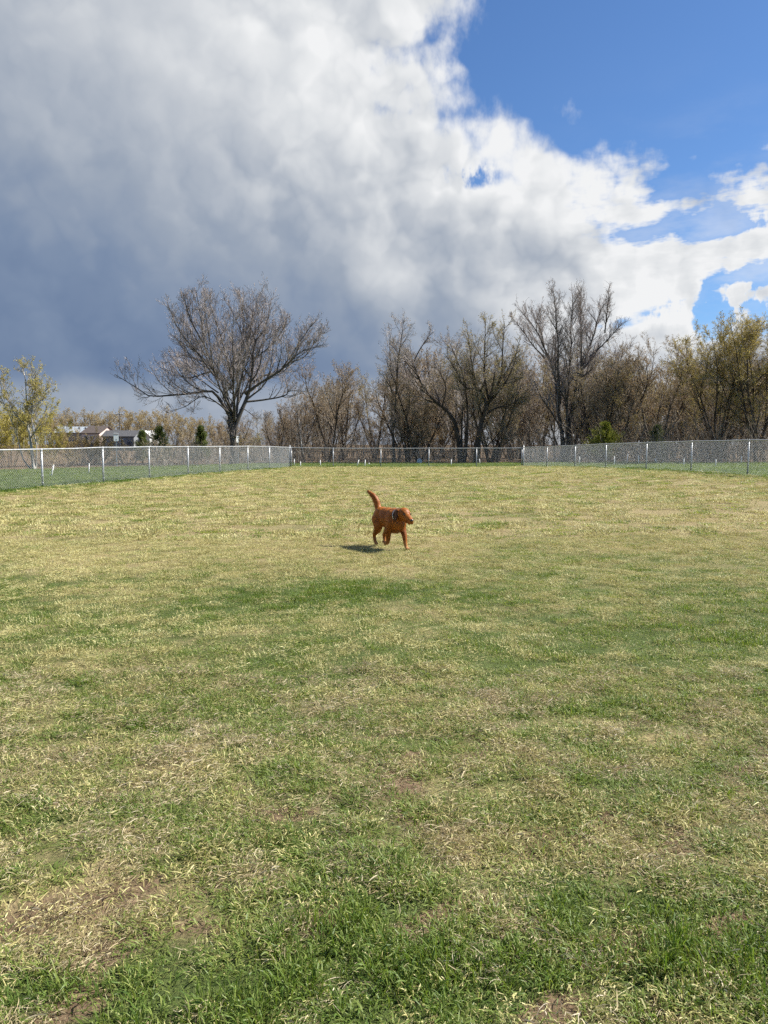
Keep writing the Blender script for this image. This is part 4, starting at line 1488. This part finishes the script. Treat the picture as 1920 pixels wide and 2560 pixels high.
# ------------------------------------------------------------------ white stakes, signs, scrap
M_white = simple('white_plastic', (0.80, 0.79, 0.75), 0.5, 0, 0.08, 20)
M_sign = simple('sign_white', (0.84, 0.84, 0.82), 0.4, 0, 0.04, 6)
M_signred = simple('sign_brown_band', (0.16, 0.045, 0.04), 0.5)
M_black = simple('black_print', (0.02, 0.02, 0.022), 0.5)
ordinal = ['first', 'second', 'third', 'fourth', 'fifth', 'sixth', 'seventh', 'eighth', 'ninth']


def stake(bx, by, tx, ty, label):
    g = ground_at(bx, by)
    top = P(tx, ty, g.y)
    root = ob('marker_stake', None, loc=g)
    tag(root, label, 'stake', 'white stakes in the grass strip')
    v = top - g
    L = v.length
    d_ = v.normalized()
    r = 0.030
    MB().tube([-d_ * 0.12, d_ * L * 0.97], [r, r * 0.95], 8).build('shaft', M_white, root, True)
    MB().tube([d_ * L * 0.95, d_ * L * 0.985, d_ * L], [r * 1.12, r * 1.12, r * 0.7], 8).build('cap', M_white, root, True)


sl = [(128, 1192, 134, 1162), (222, 1183, 223, 1158)]
stake(*sl[0], 'white stake leaning right behind the left fence, near the left edge')
stake(*sl[1], 'upright white stake behind the left fence, in its second full span')
sb = [(735.5, 1162, 735.5, 1147), (751, 1165.5, 751, 1153), (800.6, 1164, 800.6, 1150), (893, 1165, 897, 1149), (912, 1166, 913, 1149), (923, 1161.5, 922, 1157), (949, 1160, 952, 1147), (1128, 1164, 1128, 1148), (1200, 1159.5, 1198, 1147)]
for i, q in enumerate(sb):
    stake(*q, '%s white stake from the left seen through the back fence' % ordinal[i])
sr = [(1448.7, 1161.5, 1448.7, 1141), (1536, 1163, 1536, 1140), (1567, 1157, 1570, 1134), (1596, 1160.5, 1597, 1137), (1641, 1157.5, 1638, 1145.6), (1709, 1164, 1710, 1145.6), (1789, 1166, 1790, 1148), (1853, 1158, 1854, 1140)]
for i, q in enumerate(sr):
    stake(*q, '%s white stake from the left seen through the right fence' % ordinal[i])

# sign with dark band and small mark
ds = 46.0
g = ground_xy(292, ds)
sg = ob('park_sign', None, loc=g)
sg.rotation_euler = (0, 0, RAD(24))
tag(sg, 'white upright sign with dark red band on a thin post behind the left fence', 'sign')
pa, pb = P(285.8, 1082, ds) - g, P(297.4, 1102.5, ds) - g
cx, w_, zt, zb = (pa.x + pb.x) / 2, pb.x - pa.x, pa.z, pb.z
cx, w_ = 0.0, w_ / math.cos(RAD(24))
MB().box((cx, 0.03, zt / 2 - 0.1), (0.045, 0.03, zt + 0.1)).build('post', M_galv, sg)
mb = MB()                                                      # rounded panel
rr = 0.035
pts = []
for cxx, czz, a0 in ((cx + w_ / 2 - rr, zt - rr, 0), (cx - w_ / 2 + rr, zt - rr, 90), (cx - w_ / 2 + rr, zb + rr, 180), (cx + w_ / 2 - rr, zb + rr, 270)):
    for k in range(4):
        a = RAD(a0 + k * 30)
        pts.append((cxx + rr * math.cos(a), czz + rr * math.sin(a)))
n = len(pts)
V = [(x, 0.004, z) for x, z in pts] + [(x, -0.004, z) for x, z in pts]
mb.poly(V, [tuple(range(n)), tuple(range(2 * n - 1, n - 1, -1))] + [(i, i + n, (i + 1) % n + n, (i + 1) % n) for i in range(n)])
mb.build('panel', M_sign, sg)
MB().box((cx, -0.008, zt - 0.085), (w_ * 0.82, 0.004, 0.075)).build('band', M_signred, sg)
mb = MB()
for k in range(6):
    mb.box((cx - w_ * 0.3 + k * w_ * 0.12, -0.011, zt - 0.085), (w_ * 0.075, 0.002, 0.035))
mb.build('lettering', M_sign, sg)
MB().poly([(cx - 0.03, -0.0065, zb + 0.05), (cx + 0.03, -0.0065, zb + 0.05), (cx + 0.015, -0.0065, zb + 0.10), (cx, -0.0065, zb + 0.14), (cx - 0.02, -0.0065, zb + 0.10)], [(0, 1, 2, 3, 4)]).build('mark', M_black, sg)

ds = 52.5
g = ground_xy(594.7, ds)
sg = ob('edge_on_sign', None, loc=g)
tag(sg, 'narrow white sign turned nearly edge-on beside the biggest tree trunk', 'sign')
pa, pb = P(594.7, 1090, ds) - g, P(594.7, 1106, ds) - g
rot = Matrix.Rotation(RAD(72), 3, 'Z')
MB().box((0, 0, (pa.z + pb.z) / 2), (0.30, 0.012, pa.z - pb.z), rot).build('panel', M_sign, sg)
MB().box((0.03, 0.02, pa.z / 2 - 0.1), (0.04, 0.03, pa.z + 0.15)).build('post', M_galv, sg)

g = ground_at(1052, 1158)
sp = MB()
rot = Matrix.Rotation(RAD(18), 3, 'Z') @ Matrix.Rotation(RAD(-38), 3, 'Y')
sp.tube([rot @ Vector((0, -0.02, 0.17)), rot @ Vector((0, 0.0, 0.17)), rot @ Vector((0, 0.03, 0.17))], [0.20, 0.21, 0.16], 14)
o = sp.build('plastic_lid', simple('pale_blue_plastic', (0.42, 0.50, 0.56), 0.5), None, False, g)
tag(o, 'pale blue grey round scrap lying in the grass behind the back fence', 'debris')

# ------------------------------------------------------------------ far houses, wire
M_roof_grey = simple('roof_grey', (0.27, 0.30, 0.33), 0.8, 0, 0.15, 3)
M_roof_brown = simple('roof_brown', (0.085, 0.066, 0.058), 0.85, 0, 0.2, 3)
M_roof_dark = simple('roof_dark', (0.07, 0.07, 0.075), 0.85, 0, 0.2, 3)
M_wall_tan = simple('wall_tan', (0.38, 0.33, 0.26), 0.8)
M_wall_dark = simple('wall_dark', (0.085, 0.085, 0.095), 0.8)
M_wall_pink = simple('wall_pale_pink', (0.62, 0.50, 0.45), 0.8)
M_wall_grey = simple('wall_grey', (0.19, 0.20, 0.21), 0.8)
M_wall_white = simple('wall_white', (0.62, 0.62, 0.61), 0.7, 0, 0.05)
M_glass = simple('window_dark', (0.03, 0.035, 0.045), 0.15)


def house(label, x0, x1, eave_y, ridge_y, d, depth, wall, roof, gable_wall, rot, windows=(), doors=(), vents=()):
    """long side faces the viewer; x0..x1 photo extents of the eave"""
    A, Bq = P(x0, eave_y, d), P(x1, eave_y, d)
    g = ground_xy((x0 + x1) / 2, d)
    Lh = (Bq.x - A.x) / 2 / math.cos(rot)
    e = A.z - g.z
    rdg = P(x0, ridge_y, d).z - g.z + 0.1
    root = ob('house', None, loc=g)
    root.rotation_euler = (0, 0, rot)
    tag(root, label, 'house')
    D = depth / 2
    MB().poly([(-Lh, -D, -0.3), (Lh, -D, -0.3), (Lh, -D, e), (-Lh, -D, e)], [(0, 1, 2, 3)]).build('wall', wall, root)
    MB().poly([(-Lh, D, -0.3), (Lh, D, -0.3), (Lh, D, e), (-Lh, D, e)], [(1, 0, 3, 2)]).build('wall', wall, root)
    for s_ in (-1, 1):
        MB().poly([(s_ * Lh, -D, -0.3), (s_ * Lh, D, -0.3), (s_ * Lh, D, e), (s_ * Lh, 0, rdg - 0.08), (s_ * Lh, -D, e)], [(0, 1, 2, 3, 4) if s_ > 0 else (4, 3, 2, 1, 0)]).build('gable_wall', gable_wall, root)
    ov = 0.35
    sl_ = (rdg - e) / D
    ro = MB()
    for s_ in (-1, 1):
        y0, z0 = s_ * (D + ov), e - ov * sl_
        ro.poly([(-Lh - ov, y0, z0), (Lh + ov, y0, z0), (Lh + ov, 0, rdg), (-Lh - ov, 0, rdg), (-Lh - ov, y0, z0 - 0.16), (Lh + ov, y0, z0 - 0.16), (Lh + ov, 0, rdg - 0.16), (-Lh - ov, 0, rdg - 0.16)],
                [(0, 1, 2, 3), (7, 6, 5, 4), (0, 4, 5, 1), (1, 5, 6, 2), (0, 3, 7, 4)])
    rf = ro.build('roof', roof, root)
    for u, sz in vents:
        MB().box((-Lh + 2 * Lh * u, -D * 0.35, rdg - sl_ * D * 0.35 + sz * 0.4), (sz, sz, sz)).build('roof_vent', M_wall_dark, rf)
    for u, zc, ww, hw in windows:
        f = MB().box((-Lh + 2 * Lh * u, -D - 0.03, zc), (ww + 0.2, 0.06, hw + 0.2)).build('window', M_wall_white, root)
        MB().box((-Lh + 2 * Lh * u, -D - 0.065, zc), (ww, 0.03, hw)).build('pane', M_glass, f)
    for u, ww, hw in doors:
        MB().box((-Lh + 2 * Lh * u, -D - 0.03, hw / 2), (ww, 0.06, hw)).build('door', M_wall_dark, root)
    return root


house('grey roofed house with dark gable, farthest left of the distant houses', 152, 232, 1081, 1067.5, 200, 9, M_wall_tan, M_roof_grey, M_wall_dark, RAD(14),
      windows=((0.3, 1.9, 1.4, 1.1), (0.55, 1.9, 1.4, 1.1)), vents=((0.4, 0.5), (0.62, 0.35), (0.8, 0.35)))
house('brown roofed house with pale pink wall between the grey and the dark roofs', 228, 272, 1082, 1066, 190, 9, M_wall_pink, M_roof_brown, M_wall_pink, RAD(-6),
      windows=((0.25, 3.0, 0.8, 0.8), (0.6, 3.0, 0.9, 0.8), (0.8, 1.2, 1.0, 1.0)), doors=((0.45, 1.6, 1.8),))
house('dark roofed grey house behind the white sign', 272, 346, 1090, 1077, 180, 8, M_wall_grey, M_roof_dark, M_wall_grey, RAD(4),
      windows=((0.62, 1.7, 0.7, 1.4),), doors=((0.85, 0.9, 2.0),))
# white gable end facing the viewer
g = ground_xy(359, 172)
wg = ob('house', None, loc=g)
tag(wg, 'house showing a white gable end behind the narrow spruce', 'house')
q = lambda x, y: ((P(x, y, 172) - g).x, (P(x, y, 172) - g).z)
(xl, ze), (xr, _), (xm, zr) = q(345, 1090), q(374, 1090), q(360, 1077)
MB().poly([(xl, 0, -0.3), (xr, 0, -0.3), (xr, 0, ze), (xm, 0, zr), (xl, 0, ze), (xl, 8, -0.3), (xr, 8, -0.3), (xr, 8, ze), (xm, 8, zr), (xl, 8, ze)],
          [(0, 1, 2, 3, 4), (9, 8, 7, 6, 5), (1, 6, 7, 2), (5, 0, 4, 9)]).build('wall', M_wall_white, wg)
ro = MB()
for xe in (xl - 0.25, xr + 0.25):
    ro.poly([(xe, -0.3, ze - 0.15), (xm, -0.3, zr + 0.14), (xm, 8.3, zr + 0.14), (xe, 8.3, ze - 0.15), (xe, -0.3, ze - 0.3), (xm, -0.3, zr), (xm, 8.3, zr), (xe, 8.3, ze - 0.3)],
            [(0, 1, 2, 3), (7, 6, 5, 4), (0, 4, 5, 1), (2, 6, 7, 3), (0, 3, 7, 4)])
ro.build('roof', M_wall_white, wg)
w1 = MB().box((xm, -0.03, ze * 0.62), (0.8, 0.06, 1.0)).build('window', M_wall_grey, wg)
MB().box((xm, -0.07, ze * 0.62), (0.6, 0.03, 0.8)).build('pane', M_glass, w1)

g = ground_xy(302, 185)
pole = ob('utility_pole', None, loc=g)
tag(pole, 'thin wooden utility pole rising behind the dark roofed house', 'utility pole')
zt = (P(302, 1034, 185) - g).z
MB().tube([(0, 0, -0.3), (0, 0, zt + 0.2)], [0.14, 0.10], 8).build('shaft', M_bark, pole, True)
MB().box((0, -0.12, zt - 0.15), (1.8, 0.1, 0.12)).build('crossarm', M_bark, pole)
for k in (-0.75, 0.75):
    MB().tube([(k, -0.12, zt - 0.09), (k, -0.12, zt + 0.05)], 0.05, 6).build('insulator', M_white, pole, True)
a, b_ = P(-160, 1026, 185), P(303, 1034.6, 185)
pts = [a.lerp(b_, k / 12) - Vector((0, 0, 1.1 * 4 * (k / 12) * (1 - k / 12) * 0.35)) for k in range(13)]
wo_ = MB().tube([p - a for p in pts], 0.035, 5).build('power_line', M_galv, None, True, a)
tag(wo_, 'bright overhead wire running from the utility pole past the left edge', 'power line')

# ------------------------------------------------------------------ the dog
def ico(c, r, rot=None, sub=3):
    import bmesh
    bm = bmesh.new()
    bmesh.ops.create_icosphere(bm, subdivisions=sub, radius=1.0)
    V = []
    for v in bm.verts:
        p = Vector((v.co.x * r[0], v.co.y * r[1], v.co.z * r[2]))
        if rot is not None:
            p = rot @ p
        V.append(p + Vector(c))
    Fs = [tuple(x.index for x in f.verts) for f in bm.faces]
    bm.free()
    return V, Fs


def chain(mb, pts, rad, n=18, sides=14):
    q = resample(pts, n)
    r = np.interp(np.linspace(0, len(rad) - 1, n), np.arange(len(rad)), rad)
    mb.tube([Vector(p) for p in q], list(r), sides)
    for p, rr_ in ((q[0], r[0]), (q[-1], r[-1])):
        V, Fs = ico(p, (rr_, rr_, rr_), None, 2)
        mb.poly(V, Fs)


def RY(a):
    return Matrix.Rotation(RAD(a), 3, 'Y')


def RX(a):
    return Matrix.Rotation(RAD(a), 3, 'X')


mb = MB()
for c, r, rot in (((0.13, 0, 0.398), (0.20, 0.136, 0.178), RY(6)), ((-0.04, 0, 0.422), (0.22, 0.128, 0.148), RY(5)), ((-0.21, 0, 0.450), (0.155, 0.122, 0.120), RY(-6)),
                  ((0.20, 0.082, 0.42), (0.075, 0.05, 0.125), RY(15)), ((0.17, -0.082, 0.42), (0.075, 0.05, 0.125), RY(-8)),
                  ((-0.23, 0.078, 0.385), (0.088, 0.055, 0.13), RY(-14)), ((-0.23, -0.078, 0.385), (0.088, 0.055, 0.13), RY(-14)),
                  ((0.235, 0, 0.365), (0.10, 0.092, 0.115), None),
                  ((0.375, 0, 0.515), (0.098, 0.086, 0.080), RY(18)), ((0.405, 0, 0.478), (0.075, 0.066, 0.060), RY(25)),
                  ((0.432, 0.034, 0.535), (0.030, 0.024, 0.02), RY(25)), ((0.432, -0.034, 0.535), (0.030, 0.024, 0.02), RY(25)),
                  ((0.545, 0, 0.432), (0.034, 0.034, 0.030), None), ((0.535, 0.022, 0.405), (0.035, 0.020, 0.026), RY(25)), ((0.535, -0.022, 0.405), (0.035, 0.020, 0.026), RY(25)),
                  ((0.326, 0.100, 0.482), (0.044, 0.014, 0.080), RX(10) @ RY(-12)), ((0.326, -0.100, 0.482), (0.044, 0.014, 0.080), RX(-10) @ RY(-12)),
                  ((0.335, 0.080, 0.550), (0.030, 0.024, 0.020), None), ((0.335, -0.080, 0.550), (0.030, 0.024, 0.020), None)):
    mb.poly(*ico(c, r, rot))
chain(mb, [(0.16, 0, 0.46), (0.26, 0, 0.485), (0.36, 0, 0.505)], [0.115, 0.093, 0.080])
chain(mb, [(0.40, 0, 0.490), (0.47, 0, 0.462), (0.545, 0, 0.425)], [0.064, 0.054, 0.042])
chain(mb, [(0.42, 0, 0.440), (0.48, 0, 0.420), (0.52, 0, 0.398)], [0.045, 0.032, 0.022])
chain(mb, [(0.20, 0.085, 0.38), (0.185, 0.095, 0.29), (0.235, 0.095, 0.19), (0.265, 0.09, 0.10), (0.285, 0.09, 0.045)], [0.062, 0.050, 0.036, 0.028, 0.025])
chain(mb, [(0.17, -0.085, 0.38), (0.13, -0.095, 0.28), (0.105, -0.09, 0.20), (0.095, -0.088, 0.125)], [0.062, 0.050, 0.038, 0.031])
chain(mb, [(0.095, -0.088, 0.125), (0.075, -0.088, 0.090), (0.035, -0.088, 0.085)], [0.030, 0.028, 0.025])
chain(mb, [(-0.22, 0.08, 0.40), (-0.175, 0.09, 0.30), (-0.25, 0.09, 0.21), (-0.315, 0.088, 0.150)], [0.085, 0.066, 0.042, 0.028])
chain(mb, [(-0.315, 0.088, 0.155), (-0.300, 0.086, 0.09), (-0.285, 0.084, 0.035)], [0.028, 0.023, 0.024])
chain(mb, [(-0.22, -0.08, 0.40), (-0.18, -0.09, 0.29), (-0.235, -0.09, 0.215), (-0.295, -0.088, 0.175)], [0.085, 0.066, 0.044, 0.030])
chain(mb, [(-0.295, -0.088, 0.18), (-0.290, -0.088, 0.125), (-0.275, -0.088, 0.085)], [0.029, 0.024, 0.026])
chain(mb, [(-0.31, 0, 0.50), (-0.345, 0, 0.565), (-0.375, -0.005, 0.64), (-0.43, -0.03, 0.715), (-0.52, -0.065, 0.775)], [0.055, 0.046, 0.044, 0.038, 0.016], 22)
for x0, y0, z0, dz, dx in ((0.300, 0.09, 0.026, 0.0, 1), (-0.270, 0.084, 0.026, 0.0, 1), (0.012, -0.088, 0.088, 0.25, -1), (-0.262, -0.088, 0.062, -0.7, 1)):
    a = math.atan2(dz, dx) if dz >= 0 else math.atan2(dz, 1)
    for k in (-1.5, -0.5, 0.5, 1.5):                        # toes
        d_ = Vector((0.030 * math.cos(a), k * 0.013, 0.030 * math.sin(a)))
        mb.poly(*ico(Vector((x0, y0, z0)) + d_, (0.022, 0.0115, 0.016), Matrix.Rotation(-a, 3, 'Y'), 2))
    mb.poly(*ico((x0, y0, z0), (0.030, 0.027, 0.022), Matrix.Rotation(-a, 3, 'Y'), 2))

M_fur, t, b = mat('fox_red_fur')
tcn = nd(t, 'ShaderNodeTexCoord')
oc = tcn.outputs['Object']
geo = nd(t, 'ShaderNodeSeparateXYZ')
t.links.new(oc, geo.inputs[0])
ox, oy, oz = (S(t, geo.outputs[i]) for i in range(3))
mp = nd(t, 'ShaderNodeMapping')
mp.inputs['Scale'].default_value = (1.0, 1.0, 0.25)
t.links.new(oc, mp.inputs[0])
fn = noise(t, mp.outputs[0], 26.0, 5, 0.65)
fb = noise(t, oc, 6.0, 3, 0.5)
fc = mixc(t, (fn * 0.25 + fb * 0.75).step(0.30, 0.70), (0.165, 0.046, 0.006), (0.33, 0.105, 0.014))
pale = oz.step(0.16, 0.02) * 0.55                                   # paler feet
fc = mixc(t, pale, fc, (0.50, 0.27, 0.10))
earmask = ((oy * oy).step(0.0078, 0.0092)) * ox.step(0.26, 0.28) * ox.step(0.39, 0.37) * oz.step(0.40, 0.42)
fc = mixc(t, earmask * 0.9, fc, (0.045, 0.016, 0.007))  # ears: slightly darker fur, plus shade painted into the colour
lips = ox.step(0.44, 0.47) * (oz + ox * 0.55).step(0.685, 0.665)
fc = mixc(t, lips * 0.8, fc, (0.07, 0.03, 0.016))
t.links.new(fc.s, b.inputs['Base Color'])
bp = nd(t, 'ShaderNodeBump')
bp.inputs['Strength'].default_value = 0.35
bp.inputs['Distance'].default_value = 0.006
mp2 = nd(t, 'ShaderNodeMapping')
mp2.inputs['Scale'].default_value = (0.3, 1.0, 0.7)
t.links.new(oc, mp2.inputs[0])
t.links.new(noise(t, mp2.outputs[0], 90.0, 4, 0.6).s, bp.inputs['Height'])
t.links.new(bp.outputs[0], b.inputs['Normal'])
b.inputs['Roughness'].default_value = 0.5
b.inputs['Specular IOR Level'].default_value = 0.22
b.inputs['Sheen Weight'].default_value = 0.0
b.inputs['Sheen Roughness'].default_value = 0.4
b.inputs['Sheen Tint'].default_value = (1.0, 0.6, 0.3, 1)

tmp = bpy.data.objects.new('body', mb.mesh('body', M_fur))
C.objects.link(tmp)
rm = tmp.modifiers.new('r', 'REMESH')
rm.mode = 'VOXEL'
rm.voxel_size = 0.0075
sm = tmp.modifiers.new('s', 'SMOOTH')
sm.factor = 0.5
sm.iterations = 5
dg = bpy.context.evaluated_depsgraph_get()
body_me = bpy.data.meshes.new_from_object(tmp.evaluated_get(dg))
bpy.data.objects.remove(tmp)
body_me.materials.clear()
body_me.materials.append(M_fur)
body_me.polygons.foreach_set('use_smooth', [True] * len(body_me.polygons))

dog_g = ground_at(975, 1370)
dog = ob('dog', None, loc=dog_g)
dog.rotation_euler = (0, 0, RAD(-59))
dog.scale = (1.0, 1.02, 1.03)
tag(dog, 'fox red dog trotting across the dry field with its tail raised', 'dog')
ob('body', body_me, dog)
# short coat standing off the skin
nv = len(body_me.vertices)
co = np.empty(nv * 3, np.float32)
body_me.vertices.foreach_get('co', co)
co = co.reshape(-1, 3)
no = np.empty(nv * 3, np.float32)
body_me.vertex_normals.foreach_get('vector', no)
no = no.reshape(-1, 3)
rng = R_(900)
sel = np.where(((co[:, 2] > 0.54) & (co[:, 0] < -0.30) & (no[:, 0] < 0.3)) | ((co[:, 0] < -0.22) & (no[:, 0] < -0.5) & (co[:, 2] > 0.2)) | ((no[:, 2] < -0.6) & (co[:, 2] > 0.2)))[0]
ix = sel[rng.integers(0, len(sel), 7000)]
p = co[ix] + rng.normal(0, 0.003, (len(ix), 3))
nn = no[ix]
flow = np.tile([[-0.8, 0, -0.35]], (len(ix), 1))
tail = (co[ix][:, 2] > 0.56) & (co[ix][:, 0] < -0.30)
flow[tail] = [-0.5, 0.0, -0.1]
flow = flow - nn * (flow * nn).sum(1, keepdims=True)
dr = nrm(nn * 0.45 + flow + rng.normal(0, 0.18, nn.shape))
ln = rng.uniform(0.007, 0.014, len(ix))
under = tail & (nn[:, 0] < -0.2)
ln[under] = rng.uniform(0.014, 0.040, under.sum())
face = co[ix][:, 0] > 0.42
ln[face] *= 0.35
sd_ = nrm(np.cross(dr, nn)) * 0.0016
V = np.stack([p - sd_, p + sd_, p + dr * ln[:, None]], 1).reshape(-1, 3)
ob('coat', mesh_np('coat', V, tris=np.arange(len(V)).reshape(-1, 3), mat=M_fur, smooth=False), dog)
M_nose = simple('nose_black', (0.028, 0.020, 0.018), 0.3, 0, 0.2, 40, 0.6)
M_eye = simple('eye_dark', (0.018, 0.010, 0.006), 0.08, 0, 0.1, 40, 0.8)
nmb = MB()
nmb.poly(*ico((0.574, 0, 0.436), (0.019, 0.024, 0.019), RY(20)))
nmb.build('nose', M_nose, dog, True)
for s_ in (-1, 1):
    e = MB()
    e.poly(*ico((0.452, s_ * 0.049, 0.508), (0.017, 0.011, 0.014)))
    e.build('eye', M_eye, dog, True)
M_collar = simple('collar_dark', (0.035, 0.02, 0.018), 0.6)
M_tag = simple('collar_metal', (0.75, 0.76, 0.78), 0.3, 0.6, 0.1)
ax = Vector((1, 0, 0.25)).normalized()
cc = Vector((0.262, 0, 0.470))
side = Vector((0, 1, 0))
upv = ax.cross(side).normalized()
ring = MB()
prof = [(-0.011, 0.0), (-0.011, 0.006), (0.011, 0.006), (0.011, 0.0)]
nseg = 28
for i in range(nseg):
    a = 2 * math.pi * i / nseg
    rad_dir = side * math.cos(a) + upv * math.sin(a)
    R0 = 0.1055 if True else 0
    for u, v in prof:
        ring.v.append(tuple(cc + ax * u + rad_dir * (R0 + v)))
for i in range(nseg):
    j = (i + 1) % nseg
    for k in range(4):
        k2 = (k + 1) % 4
        ring.f.append((i * 4 + k, i * 4 + k2, j * 4 + k2, j * 4 + k))
col = ring.build('collar', M_collar, dog)
sgn = -1 if upv.z > 0 else 1
for a in (178, 190, 202, 216, 228, 168):
    ar = RAD(a) * 1.0
    rd = side * math.cos(ar) + upv * math.sin(ar) * (1 if upv.z < 0 else -1)
    st_ = MB()
    rotm = rd.to_track_quat('Z', 'Y').to_matrix()
    st_.box(cc + rd * 0.1145, (0.013, 0.016, 0.006), rotm)
    st_.build('stud', M_tag, col)
tg = MB()
rd = (side * -0.25 - Vector((0, 0, 1))).normalized()
tg.tube([cc + rd * 0.115 + ax * 0.008, cc + rd * 0.115 + ax * 0.011], 0.016, 12)
tg.tube([cc + rd * 0.112, cc + rd * 0.118], 0.006, 8)
tg.build('name_tag', M_tag, col)
